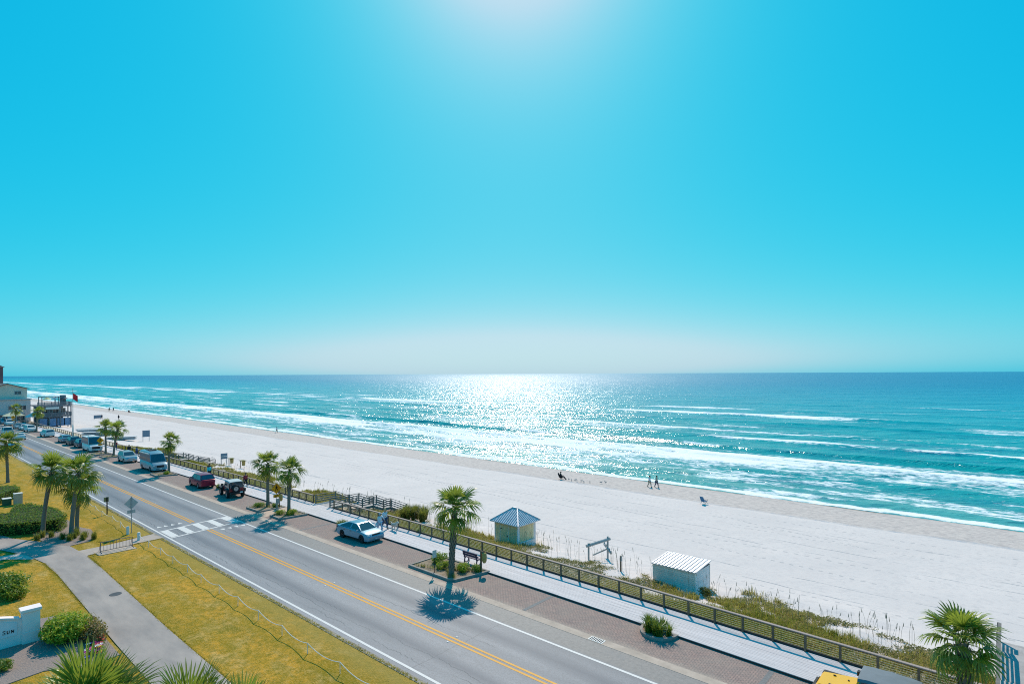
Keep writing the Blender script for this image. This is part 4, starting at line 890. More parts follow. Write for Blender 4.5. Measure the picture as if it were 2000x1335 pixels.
# --- far buildings
BEIGE = mat('beige stucco', (0.80, 0.62, 0.50), 0.9, 0.08, 0.5); GREYB = mat('grey stucco', (0.72, 0.58, 0.56), 0.9, 0.08, 0.5); ROOFG = mat('dark shingle', (0.12, 0.11, 0.11), 0.9, 0.2, 2.0)
GLASS = mat('window glass', (0.035, 0.06, 0.075), 0.08, 0.2, 1.0, spec=0.8); TRIMW = mat('white trim', (0.72, 0.66, 0.62), 0.6, 0.05, 1.0)
def window(par, x, y, z, w, h, face='X'):
    f = MB()
    if face == 'X':
        for dy, dz, sy, sz in ((-w / 2, 0, .1, h + .1), (w / 2, 0, .1, h + .1), (0, h / 2, w, .1), (0, -h / 2, w, .1)): f.box(x + 0.04, y + dy, z + dz, 0.10, sy, sz)
        fo = f.build('window', TRIMW, par); MB().box(x + 0.025, y, z, 0.04, w - .08, h - .08).build('pane', GLASS, fo); MB().box(x + 0.06, y, z, 0.04, 0.06, h).build('mullion', TRIMW, fo)
    else:
        for dx, dz, sx_, sz in ((-w / 2, 0, .1, h + .1), (w / 2, 0, .1, h + .1), (0, h / 2, w, .1), (0, -h / 2, w, .1)): f.box(x + dx, y - 0.04, z + dz, sx_, 0.10, sz)
        fo = f.build('window', TRIMW, par); MB().box(x, y - 0.025, z, w - .08, 0.04, h - .08).build('pane', GLASS, fo)
bh = thing('beige_house', 'beige gabled apartment house at the far left beside the deck bar', 'building', (-231, 26.3, -0.4))
y0_, y1_ = -16, 6.2; ap, ev = 11.9, 10.4
MB().add([(0, y0_, 0), (0, y1_, 0), (0, y1_, ev), (0, 1.6, ap), (0, y0_, 6.5)] + [(-16, y0_, 0), (-16, y1_, 0), (-16, y1_, ev), (-16, 1.6, ap), (-16, y0_, 6.5)], [(0, 1, 2, 3, 4), (9, 8, 7, 6, 5), (1, 6, 7, 2), (0, 4, 9, 5)]).build('wall', BEIGE, bh)
rf = MB(); rf.beam((-8, 1.5, ap + .12), (-8, y1_ + .5, ev - .02), 17, 0.18, (0, 0.2, 1)); rf.beam((-8, 1.7, ap + .12), (-8, y0_, 6.65), 17, 0.18, (0, -0.2, 1)); rf.build('roof', ROOFG, bh)
MB().box(0.7, -3.2, 7.25, 1.5, 20.6, 0.35).build('canopy_roof', mat('pale blue band', (0.42, 0.50, 0.52), 0.7, 0.05, 1), bh)
MB().box(0.5, -3.2, 3.5, 1.0, 20.2, 7.1).build('lower_wing', GREYB, bh)
for y_, z_ in ((4.0, 9.2), (-1.0, 9.2), (-4.5, 8.2)): window(bh, 0.02, y_, z_, 1.7 if y_ > 0 else 0.9, 1.1)
for y_ in (5.0, 2.4, -2.0, -6): window(bh, 1.02, y_, 4.6, 1.6, 1.3)
for y_ in (4.5, 0.5, -3.5): window(bh, 1.02, y_, 1.7, 2.0, 1.8)
dk = thing('deck_bar', 'weathered timber deck bar of three storeys on the beach edge, far left', 'building', (-217, 36.6, -1.2))
DW = mat('purple grey timber', (0.20, 0.185, 0.20), 0.85, 0.25, 1.2, rand=0.1)
MB().box(-5, -0.4, 3.0, 9.6, 5.6, 6.0).build('wall', mat('weathered wall', (0.25, 0.24, 0.26), 0.85, 0.2, 0.8), dk)
for z_ in (3.0, 6.1):
    d_ = MB().box(-4, 0, z_, 12.4, 8.0, 0.3).build('deck', DW, dk)
    for k in range(5): MB().box(2.2, 0, z_ + 0.30 + k * 0.21, 0.05, 8.0, 0.14).build('slat', DW, d_)
    for k in range(5): MB().box(-4, 4.0, z_ + 0.30 + k * 0.21, 12.4, 0.05, 0.14).build('slat', DW, d_)
    for k in range(6): MB().box(2.14, -4 + k * 1.6, z_ + 0.7, 0.14, 0.14, 1.2).build('rail_post', DW, d_)
for y_ in (-3.9, -1.3, 1.3, 3.9):
    for x_ in (2.0, -2.0): MB().box(x_, y_, 2.8, 0.25, 0.25, 6.6).build('column', DW, dk)
for y_ in (-2.0, 0.6, 2.2): window(dk, -0.2, y_, 4.6, 1.5, 1.5)
MB().box(2.35, -0.6, 5.55, 0.10, 3.2, 0.65).build('sign_board', TRIMW, dk)
for y_ in (-2.6, -0.5, 1.6, 3.2): MB().box(1.6, y_, 1.3, 0.08, 1.8, 2.3).build('glass_panel', mat('blue glazing', (0.10, 0.24, 0.42), 0.15, 0.2, 1.0, spec=0.6), dk)
pg = MB()
for y_ in (-2.6, 1.4): pg.box(-0.5, y_, 7.5, 0.2, 0.2, 2.6); pg.box(-5.5, y_, 7.5, 0.2, 0.2, 2.6); pg.box(-3, y_, 8.75, 5.6, 0.18, 0.22)
pg.box(-0.5, -0.6, 8.85, 0.22, 4.4, 0.2); pg.box(-0.5, 2.4, 7.8, 1.2, 1.3, 3.0); pg.build('pergola', DW, dk)
UMB = [mat('patio umbrella ' + str(i), c_, 0.8, 0.1, 2) for i, c_ in enumerate(((0.62, 0.5, 0.2), (0.7, 0.62, 0.62), (0.10, 0.10, 0.12)))]
for i, (x_, y_) in enumerate(((0.6, -1.6), (-0.8, 0.4), (0.2, 2.6))):
    t_ = thing('patio_umbrella', ('small yellow parasol', 'small white parasol', 'small dark parasol')[i] + ' on the top deck of the bar', 'parasol', (-217 + x_, 36.6 + y_, 5.05), 0, 'parasols on the deck bar')
    MB().tube([(0, 0, 0), (0, 0, 2.3)], 0.03, 6).build('pole', DW, t_); MB().lathe([(1.0, 1.9), (0.55, 2.25), (0.02, 2.45)], 8).build('canopy', UMB[i], t_)
tw = thing('tower_block', 'dark brown tower block cut off by the left edge above the horizon', 'building', (-322, 33.2, -0.3))
MB().box(-6, 0, 9.0, 12, 8.6, 18.0).build('wall', mat('brown brick', (0.16, 0.10, 0.11), 0.9, 0.2, 0.4), tw)
MB().add([(0.6, -4.9, 18), (0.6, 4.9, 18), (-12.6, 4.9, 18), (-12.6, -4.9, 18), (-3, 0, 21.0), (-9, 0, 21.0)], [(0, 1, 4), (1, 2, 5, 4), (2, 3, 5), (3, 0, 4, 5), (3, 2, 1, 0)]).build('roof', ROOFG, tw)
for z_ in (3, 6, 9, 12, 15): MB().box(0.05, 1.6, z_, 0.3, 1.2, 2.0).build('window', TRIMW, tw); MB().box(0.05, -1.6, z_, 0.3, 1.2, 2.0).build('window', TRIMW, tw)
# patio canopies beside the far road
def canopy(label, x, y, z, s, m):
    t_ = thing('patio_canopy', label, 'canopy', (x, y, z), 0, 'patio canopies by the far boardwalk')
    for sx_ in (-1, 1):
        for sy_ in (-1, 1): MB().box(sx_ * s, sy_ * s, 1.1, 0.1, 0.1, 2.2).build('post', TRIMW, t_)
    MB().add([(-s - .2, -s - .2, 2.2), (s + .2, -s - .2, 2.2), (s + .2, s + .2, 2.2), (-s - .2, s + .2, 2.2), (0, 0, 3.6), (0, 0, 2.15)], [(0, 1, 4), (1, 2, 4), (2, 3, 4), (3, 0, 4), (1, 0, 5), (2, 1, 5), (3, 2, 5), (0, 3, 5)]).build('canopy', m, t_)
canopy('cream striped patio canopy below the beige house', -222, 28.2, 0.0, 2.2, mat('cream canvas', (0.70, 0.60, 0.40), 0.8, 0.06, 3)); canopy('white patio canopy right of the cream one', -219, 32.2, -0.4, 1.6, mat('white canvas', (0.74, 0.66, 0.64), 0.8, 0.06, 3))

# ================================================================ STREET FURNITURE
STEEL = mat('galvanised steel', (0.36, 0.36, 0.37), 0.45, 0.1, 3.0, metal=0.5); SIGNY = mat('yellow sign', (1.0, 0.34, 0.002), 0.5, 0.05, 2.0, spec=0.3); BLACK = mat('black paint', (0.012, 0.012, 0.014), 0.5, 0.1, 3.0)
SIGNB = mat('sign back', (0.46, 0.43, 0.42), 0.45, 0.08, 2.0, metal=0.3)
def walker(mb, y0, z0, s, x):
    def stroke(a, b, w): mb.beam((x, y0 + a[0] * s, z0 + a[1] * s), (x, y0 + b[0] * s, z0 + b[1] * s), 0.008, w * s, (0, 1, 0) if abs(a[1] - b[1]) > abs(a[0] - b[0]) else (0, 0, 1))
    mb.lathe([(0.001, -0.004), (0.075 * s, -0.004), (0.075 * s, 0.004), (0.001, 0.004)], 10, 'X', (x, y0 + 0.02 * s, z0 + 0.40 * s))
    stroke((0.02, 0.30), (0.0, 0.02), 0.15); stroke((0.0, 0.04), (0.17, -0.16), 0.08); stroke((0.17, -0.14), (0.22, -0.36), 0.07); stroke((0.0, 0.04), (-0.10, -0.18), 0.085); stroke((-0.10, -0.16), (-0.20, -0.36), 0.07)
    stroke((0.03, 0.28), (0.20, 0.08), 0.06); stroke((0.0, 0.28), (-0.16, 0.10), 0.06)
def ped_sign(label, x, y, dirx, h=2.55, bag=False, grp='pedestrian crossing signs'):
    t_ = thing('crossing_sign', label, 'road sign', (x, y, 0.1 if y > 20 else 0.0), 0, grp); f = dirx
    MB().beam((0, 0, -0.1), (0, 0, h + 0.62), 0.06, 0.05).build('post', STEEL, t_)
    s = 0.54; c = h
    dia = MB().add([(f * 0.04, 0, c - s), (f * 0.04, s, c), (f * 0.04, 0, c + s), (f * 0.04, -s, c), (f * 0.05, 0, c - s), (f * 0.05, s, c), (f * 0.05, 0, c + s), (f * 0.05, -s, c)],
                   [(3, 2, 1, 0), (4, 5, 6, 7), (0, 1, 5, 4), (1, 2, 6, 5), (2, 3, 7, 6), (3, 0, 4, 7)]).build('diamond_panel', SIGNY, t_)
    MB().quad(*[(f * 0.036, a, b) for a, b in ((0, c - s), (s, c), (0, c + s), (-s, c))]).build('panel_back', SIGNB, dia)
    wb = MB(); walker(wb, 0, c, 0.72, f * 0.056); wb.build('walking_figure', BLACK, dia)
    pl = MB().box(f * 0.045, 0, c - s - 0.20, 0.01, 0.62, 0.30).build('arrow_plaque', SIGNY if f > 0 else SIGNB, t_)
    if f > 0:
        ar = MB(); ar.beam((0.056, 0.18, c - s - .12), (0.056, -0.12, c - s - .26), 0.006, 0.05); ar.beam((0.056, -0.16, c - s - .28), (0.056, -0.02, c - s - .30), 0.006, 0.045); ar.beam((0.056, -0.16, c - s - .28), (0.056, -0.13, c - s - .16), 0.006, 0.045); ar.build('arrow', BLACK, pl)
        MB().beam((-0.15, 0.22, -0.1), (-0.15, 0.22, 1.2), 0.05, 0.05).build('control_post', STEEL, t_); MB().box(-0.13, 0.22, 1.25, 0.14, 0.3, 0.5).build('control_box', SIGNB, t_)
    return t_
ped_sign('yellow pedestrian crossing sign with arrow between the crosswalk palms', -54.9, 26.75, 1)
ped_sign('yellow pedestrian crossing sign in front of the palms by the motorhome', -119.5, 26.6, 1)
ped_sign('distant yellow pedestrian crossing sign at the far left by the parked cars', -205.2, 25.9, 1)
ped_sign('grey back of a diamond crossing sign on the lawn by the road', -58.5, 15.3, -1, 2.65)
t_ = thing('small_road_sign', 'small brown backed sign on a black post on the lawn verge', 'road sign', (-68.3, 15.75, 0)); MB().beam((0, 0, -.1), (0, 0, 1.75), 0.09, 0.09).build('post', BLACK, t_); MB().box(-0.06, -0.05, 1.5, 0.02, 0.42, 0.46).build('panel', mat('brown sign', (0.32, 0.26, 0.13), .6, .1, 2), t_)
t_ = thing('small_road_sign', 'small white sign on a thin black post in the bench island', 'road sign', (-30.1, 25.98, 0.1)); MB().beam((0, 0, -.05), (0, 0, 1.45), 0.04, 0.04).build('post', BLACK, t_); MB().box(0.03, 0, 1.35, 0.015, 0.36, 0.52).build('panel', TRIMW, t_)
BAGM = mat('tan hanging bag', (0.42, 0.28, 0.09), 0.8, 0.2, 4.0)
def bagpost(label, x, y, h=1.5, m=BAGM):
    t_ = thing('bag_post', label, 'post', (x, y, 0.1), 0, 'tan bags hung on wooden posts')
    MB().box(0, 0, h / 2 - 0.05, 0.10, 0.10, h + 0.1).build('post', WOODD, t_); MB().box(0.12, 0, h - 0.05, 0.3, 0.06, 0.06).build('arm', WOODD, t_)
    b = MB(); b.lathe([(0.05, h - 0.06), (0.15, h - 0.12), (0.18, h - 0.35), (0.17, h - 0.65), (0.10, h - 0.80), (0.01, h - 0.82)], 10); o = b.build('bag', m, t_, (0.27, 0.05, 0), smooth=50)
    return t_
bagpost('wooden post with a tan bag at the right end of the bench island', -27.75, 28.25); bagpost('wooden post with a tan bag behind the yellow crossing sign', -57.4, 28.3)
# bench
PUR = mat('dark plum plastic', (0.075, 0.05, 0.10), 0.6, 0.15, 3.0)
t_ = thing('bench', 'dark plum bench with ring shaped side frames facing the sea', 'bench', (-29.35, 28.85, 0.155))
for k in range(3): MB().box(0, 0.02 + k * 0.14, 0.45, 1.5, 0.12, 0.05).build('seat_slat', PUR, t_)
for k in range(2): MB().box(0, -0.10 - k * 0.03, 0.66 + k * 0.17, 1.5, 0.05, 0.14).build('back_slat', PUR, t_)
for sx_ in (-0.62, 0.62):
    fr = MB(); fr.tube([(sx_, 0.15 + 0.2 * cos(a), 0.22 + 0.2 * sin(a)) for a in [2 * pi * k / 12 for k in range(13)]], 0.035, 6, False); fr.beam((sx_, -0.05, 0.40), (sx_, -0.17, 0.92), 0.07, 0.08); fr.beam((sx_, 0.36, 0.42), (sx_, 0.44, 0.66), 0.06, 0.06); fr.beam((sx_, -.1, .64), (sx_, .44, .64), .06, .05); fr.beam((sx_, -0.10, 0.0), (sx_, -0.02, 0.42), 0.06, 0.07); fr.beam((sx_, 0.40, 0.0), (sx_, 0.34, 0.42), 0.06, 0.07); fr.build('side_frame', PUR, t_)
# bike rack
t_ = thing('bike_rack', 'blue grey steel bike rack with upright bars on the lawn pad', 'bike rack', (-53.75, 11.95, 0.06)); BR = mat('blue grey steel', (0.09, 0.11, 0.15), 0.45, 0.1, 3.0, metal=0.3)
Lr = 2.15
for z_ in (0.10, 0.78): MB().tube([(0, 0, z_), (0, Lr, z_)], 0.024, 6).build('rail', BR, t_)
for k in range(11): MB().tube([(0, Lr * k / 10, 0.10), (0, Lr * k / 10, 0.78)], 0.014, 5).build('upright_bar', BR, t_)
for y_ in (0, Lr): MB().tube([(-0.42, y_, 0.02), (0, y_, 0.78), (0.02, y_, 0.0), (0.42, y_, 0.02), (-.42, y_, 0.02)], 0.024, 6).build('foot', BR, t_)
# rope fences along the lawn
ROPE = mat('white rope', (0.78, 0.66, 0.58), 0.8, 0.1, 8.0); STAKE = mat('white stake', (0.74, 0.66, 0.62), 0.7, 0.1, 5.0)
def ropefence(label, pts, bollard):
    t_ = thing('rope_fence', label, 'fence', (pts[0][0], pts[0][1], 0), 0, 'white rope fences on the lawn verge'); O_ = Vector((pts[0][0], pts[0][1], 0))
    P = [Vector((x, y, 0)) - O_ for x, y in pts]
    if bollard: MB().lathe([(0.115, -0.05), (0.115, 0.66), (0.10, 0.70), (0.01, 0.71)], 10).build('bollard', STAKE, t_, smooth=40)
    for p in P[1:]: MB().tube([p + Vector((0, 0, -0.1)), p + Vector((0, 0, 0.58))], 0.018, 5).build('stake', STAKE, t_)
    for a, b in zip(P[:-1], P[1:]):
        q = []
        for k in range(9):
            f = k / 8; p = a.lerp(b, f); q.append((p.x, p.y, 0.575 - 0.20 * 4 * f * (1 - f)))
        MB().tube(q, 0.019, 5, False).build('rope', ROPE, t_)
ropefence('white rope fence on stakes running from the bike rack to the bottom edge', [(-55.35, 15.0)] + [(-55.35 + 2.9 * k, 15.0 - 0.019 * 2.9 * k + random.uniform(-.06, .06)) for k in range(1, 16)], True)
ropefence('white rope fence on stakes running left from the crosswalk path', [(-58.25, 14.95)] + [(-58.25 - 3.1 * k, 15.05 + 0.02 * 3.1 * min(k, 4) + random.uniform(-.1, .1)) for k in range(1, 16)], True)
# utility boxes, manhole, drain
t_ = thing('utility_box', 'dark green utility box with pale lid by the smaller hedge', 'utility box', (-81.6, 9.75, 0)); MB().box(0, 0, 0.35, 0.8, 0.7, 0.72).build('cabinet', mat('green cabinet', (0.05, 0.11, 0.06), .6, .1, 3), t_); MB().box(0, 0, 0.73, 0.86, 0.76, 0.05).build('lid', TRIMW, t_)
t_ = thing('utility_box', 'taller beige utility box beside the green one', 'utility box', (-81.0, 10.6, 0)); MB().box(0, 0, 0.6, 0.6, 0.7, 1.22).build('cabinet', mat('tan cabinet', (0.42, 0.36, 0.28), .6, .1, 3), t_); MB().box(0, 0, 1.235, 0.66, 0.76, 0.04).build('lid', TRIMW, t_)
tag(MB().lathe([(0.34, 0.055), (0.34, 0.068), (0.29, 0.070), (0.28, 0.064), (0.01, 0.066)], 20).build('manhole_cover', mat('iron cover', (0.07, 0.07, 0.08), .6, .2, 8, metal=.4), None, (-42.8, 10.3, 0)), 'round dark manhole cover set in the path', 'manhole')
t_ = thing('storm_drain', 'pale storm drain grate in the gutter at the lower right', 'drain', (-16.2, 25.12, 0.03)); MB().box(0, 0, 0.006, 0.85, 0.42, 0.012).build('frame', TRIMW, t_)
for k in range(7): MB().box(-0.33 + k * 0.11, 0, 0.014, 0.05, 0.34, 0.006).build('slot', DARK, t_)
# name wall
STUC = mat('white stucco', (0.90, 0.74, 0.70), 0.85, 0.05, 3.0, bstr=0.2, bscale=60, bdist=0.005)
t_ = thing('name_wall', 'low white stucco name wall with lettered panel and square pillar', 'wall', (-38.75, 5.55, 0.05))
pl = MB().box(0, 0, 0.80, 0.55, 0.72, 1.7).build('pillar', STUC, t_); MB().box(0, 0, 1.70, 0.68, 0.86, 0.14).build('pillar_cap', STUC, pl); MB().box(0, 0, 0.28, 0.60, 0.77, 0.60).build('pillar_base', STUC, pl)
arc = [(-0.36, -0.1), (-0.36, 1.30)] + [(-0.46, 1.30)] + [(-0.46 - 3.5 * f, 1.33 + 0.36 * sin(pi * f)) for f in [k / 12 for k in range(13)]] + [(-4.4, 1.3), (-4.4, -0.1)]
n_ = len(arc)
MB().add([(-0.12, y_, z_) for y_, z_ in arc] + [(0.12, y_, z_) for y_, z_ in arc], [tuple(range(n_)), tuple(range(2 * n_ - 1, n_ - 1, -1))] + [(i, n_ + i, n_ + (i + 1) % n_, (i + 1) % n_) for i in range(n_)]).build('wall_body', STUC, t_)
rim = MB()
pts_ = [(0, -0.46 - 3.5 * f, 1.35 + 0.36 * sin(pi * f)) for f in [k / 12 for k in range(13)]]
for a, b in zip(pts_[:-1], pts_[1:]): rim.beam(a, b, 0.36, 0.07)
rim.build('arched_coping', STUC, t_)
arc2 = [(-0.56, 0.55), (-0.56, 1.18)] + [(-0.56 - 3.3 * f, 1.18 + 0.33 * sin(pi * f)) for f in [k / 10 for k in range(1, 10)]] + [(-3.86, 1.18), (-3.86, 0.55)]
n_ = len(arc2); panel = MB().add([(0.12, y_, z_) for y_, z_ in arc2] + [(0.15, y_, z_) for y_, z_ in arc2], [tuple(range(2 * n_ - 1, n_ - 1, -1))] + [(i, n_ + i, n_ + (i + 1) % n_, (i + 1) % n_) for i in range(n_)]).build('letter_panel', mat('pale blue white panel', (0.84, 0.74, 0.74), 0.6, 0.04, 3), t_)
def letter(ch, y0, z0, h, par):
    w = MB(); T_ = 0.02
    def st(a, b, t_=T_): w.beam((0.158, y0 + a[0] * h, z0 + a[1] * h), (0.158, y0 + b[0] * h, z0 + b[1] * h), 0.012, t_, (0, 1, 0) if abs(a[1] - b[1]) > abs(a[0] - b[0]) else (0, 0, 1))
    if ch == 'S':
        c = [(0.52, 0.80), (0.45, 0.95), (0.28, 1.0), (0.10, 0.93), (0.06, 0.76), (0.18, 0.60), (0.38, 0.45), (0.52, 0.28), (0.47, 0.08), (0.28, 0.0), (0.10, 0.06), (0.03, 0.22)]
        for a, b in zip(c[:-1], c[1:]): st(a, b, 0.022)
        st((0.52, 0.72), (0.52, 0.98), 0.014); st((0.03, 0.02), (0.03, 0.28), 0.014)
    if ch == 'U':
        c = [(0.14, 1.0), (0.14, 0.30), (0.22, 0.08), (0.42, 0.0), (0.62, 0.08), (0.70, 0.30), (0.70, 1.0)]
        for i, (a, b) in enumerate(zip(c[:-1], c[1:])): st(a, b, 0.034 if i < 3 else 0.020)
        st((0.0, 1.0), (0.30, 1.0), 0.014); st((0.56, 1.0), (0.84, 1.0), 0.014)
    if ch == 'N':
        st((0.14, 0), (0.14, 1.0), 0.020); st((0.14, 1.0), (0.72, 0.0), 0.036); st((0.72, 0), (0.72, 1.0), 0.020)
        st((0.0, 0), (0.28, 0), 0.014); st((0.0, 1.0), (0.16, 1.0), 0.014); st((0.58, 1.0), (0.86, 1.0), 0.014)
    w.build('letter', BLACK, par)
for ch, y_, h_ in (('S', -1.12, 0.19), ('U', -0.965, 0.145), ('N', -0.80, 0.145)): letter(ch, y_, 0.72, h_, panel)
# wooden shower / rinse frame on the dune and marker post
FRM = mat('pale driftwood', (0.36, 0.36, 0.35), 0.8, 0.15, 2.0)
t_ = thing('timber_frame', 'open grey timber post and beam frame on the dune between the sheds', 'frame', (-26.7, 40.2, -1.75))
for (x_, y_, h_) in ((0, 0, 1.35), (0.9, 1.6, 1.75)): MB().beam((x_, y_, -0.3), (x_, y_, h_), 0.11, 0.11).build('post', FRM, t_)
MB().tube([(-0.1, -0.2, 1.12), (1.0, 1.8, 1.52)], 0.13, 8).build('roller_beam', FRM, t_)
cb = MB().beam((0.1, 2.3, 0.78), (1.75, 0.75, 0.66), 0.12, 0.14).build('cross_arm', FRM, t_)
for f in (0.03, 0.28, 0.72, 0.97): MB().box(0.1 + 1.65 * f, 2.3 - 1.55 * f, 0.78 - 0.12 * f + 0.13, 0.09, 0.09, 0.14).build('peg', FRM, cb)
MB().beam((0.9, 1.6, 0.7), (0.1, 0.5, 0.25), 0.1, 0.1).build('brace', FRM, t_); MB().beam((0.9, 1.6, 0.3), (1.35, 1.2, 0.85), 0.07, 0.07).build('brace', FRM, t_)
t_ = thing('marker_post', 'short wooden marker post with a small plate on the dune', 'post', (-22.6, 38.5, -1.5)); MB().box(0, 0, 0.55, 0.10, 0.10, 1.5).build('post', WOODD, t_); MB().box(0.06, 0, 1.1, 0.02, 0.2, 0.4).build('plate', FRM, t_)
t_ = thing('notice_post', 'thin post with a small tan notice box behind the large palm crown', 'post', (-41.0, 36.6, -1.35)); MB().box(0, 0, 1.0, 0.09, 0.09, 2.4).build('post', WOODD, t_); MB().box(0.06, 0, 1.95, 0.04, 0.4, 0.5).build('box', BAGM, t_)
# beach signs, bins, flag
def bsign(label, x, y, w, h, ht, m, stripe=True):
    z = tz(x, y); t_ = thing('beach_sign', label, 'sign', (x, y, z), 0, 'notice boards on the beach')
    for s in (-1, 1): MB().box(0, s * w * 0.42, ht / 2 - 0.1, 0.09, 0.09, ht + 0.2).build('post', FRM, t_)
    p_ = MB().box(0.06, 0, ht - h / 2, 0.04, w, h).build('panel', m, t_)
    if stripe: MB().box(0.084, 0, ht - h * 0.55, 0.01, w * 0.9, h * 0.12).build('stripe', TRIMW, p_)
BLUEG = mat('blue grey panel', (0.17, 0.22, 0.28), 0.6, 0.1, 2.0)
bsign('blue grey notice board on the beach right of the timber stairs', -105.7, 41.9, 1.15, 1.0, 2.0, BLUEG); bsign('blue grey notice board on the sand left of the palm by the van', -160, 45.0, 1.6, 1.6, 2.7, BLUEG, False); bsign('distant grey notice board on the sand near the deck bar', -259, 56.8, 2.3, 1.2, 1.6, BLUEG, False)
for i, (x_, y_) in enumerate(((-102.2, 41.7), (-98.9, 42.3))):
    t_ = thing('bin_stand', ('left', 'right')[i] + ' one of the two tan bins under small roofs on the dune edge', 'bin', (x_, y_, tz(x_, y_)), 0, 'tan bins on the dune edge')
    MB().box(-0.35, -0.2, 0.6, 0.1, 0.1, 1.5).build('post', WOODD, t_); MB().box(0, 0, 1.32, 1.3 if i else 0.9, 0.8, 0.06).build('roof', mat('olive board', (0.20, 0.18, 0.06), .8, .1, 2), t_); MB().lathe([(0.05, 0.45), (0.25, 0.47), (0.30, 1.2), (0.27, 1.22)], 10).build('bin', BAGM, t_, (0.1, 0.1, 0))
t_ = thing('flagpole', 'tall pole with a red flag rising above the far boardwalk', 'flagpole', (-170.0, 32.4, -0.4)); MB().tube([(0, 0, -.3), (0, 0, 11.4)], [0.09, 0.05], 8).build('pole', FRM, t_)
fl = MB(); nx_, nz_ = 6, 4; V_ = [(0.05 + 0.12 * sin(i * 1.1) * i / nx_, 0.05 + 0.9 * i / nx_, 8.7 + 1.5 * j / nz_ - 0.12 * i) for j in range(nz_ + 1) for i in range(nx_ + 1)]
fl.add(V_, [(j * (nx_ + 1) + i, j * (nx_ + 1) + i + 1, (j + 1) * (nx_ + 1) + i + 1, (j + 1) * (nx_ + 1) + i) for j in range(nz_) for i in range(nx_)]); fl.build('flag', mat('red flag', (0.55, 0.02, 0.03), .8, .1, 3), t_)
MB().lathe([(0.2, -0.02), (0.2, 0.5), (0.15, 2.2), (0.11, 2.6)], 10).build('pole_base', TRIMW, t_)
# stacked beach loungers / board racks on the far sand
RACK = mat('white grey boards', (0.58, 0.55, 0.55), 0.7, 0.15, 1.0)
for i, (x_, y_, l_, n_) in enumerate(((-203, 44.5, 7.5, 3), (-196, 42.0, 8.0, 4), (-188, 41.0, 8.5, 4), (-178, 39.8, 8.0, 4), (-160.5, 40.0, 6.0, 3))):
    t_ = thing('lounger_stack', ('farthest', 'second farthest', 'middle', 'second nearest', 'nearest')[i] + ' long low stack of white beach loungers beyond the far boardwalk', 'lounger stack', (x_, y_, tz(x_, y_)), radians(62), 'stacks of beach loungers')
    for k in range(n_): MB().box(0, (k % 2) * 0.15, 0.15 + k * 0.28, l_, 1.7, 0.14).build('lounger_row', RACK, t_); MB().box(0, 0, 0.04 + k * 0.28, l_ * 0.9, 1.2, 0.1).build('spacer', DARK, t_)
# ================================================================ VEHICLES
def paint(name, c, metal=0.25): return mat(name, c, 0.28, 0.04, 2.0, metal=metal, spec=0.6)
CGL = mat('car glass', (0.03, 0.055, 0.075), 0.06, 0.15, 1.0, spec=1.0)
TYRE = mat('tyre rubber', (0.022, 0.022, 0.024), 0.85, 0.2, 8.0); RIMM = mat('alloy rim', (0.45, 0.46, 0.48), 0.3, 0.1, 4.0, metal=0.8); RIMD = mat('dark rim', (0.05, 0.05, 0.055), 0.35, 0.1, 4.0, metal=0.6)
PLB = mat('black plastic', (0.025, 0.025, 0.028), 0.6, 0.1, 5.0); HL = mat('headlamp', (0.70, 0.72, 0.74), 0.12, 0.05, 5.0, spec=0.9); TL = mat('tail lamp', (0.38, 0.012, 0.015), 0.2, 0.1, 5.0, spec=0.7); PLT = mat('licence plate', (0.70, 0.64, 0.62), 0.5, 0.05, 5.0)
def wheel_parts(par, x, y, r, w, rim, name='wheel'):
    s = 1 if y > 0 else -1
    tm = MB().lathe([(r * 0.62, -w / 2), (r * 0.94, -w / 2), (r, -w * 0.3), (r, w * 0.3), (r * 0.94, w / 2), (r * 0.62, w / 2)], 20, 'Y')
    wh = tm.build(name, TYRE, par, (x, y, r), smooth=40)
    rm = MB(); rm.lathe([(0.01, s * w * 0.30), (r * 0.16, s * w * 0.36), (r * 0.18, s * w * 0.30)], 10, 'Y')
    for k in range(5):
        a = 2 * pi * k / 5; rm.beam((cos(a) * r * 0.1, s * w * 0.33, sin(a) * r * 0.1), (cos(a) * r * 0.62, s * w * 0.40, sin(a) * r * 0.62), r * 0.17, 0.03, (0, 1, 0))
    rm.lathe([(r * 0.56, s * w * 0.40), (r * 0.64, s * w * 0.48), (r * 0.64, s * w * 0.2)], 20, 'Y'); rm.lathe([(0.01, s * w * 0.12), (r * 0.63, s * w * 0.10)], 16, 'Y')
    rm.build('rim', rim, wh)
    return wh
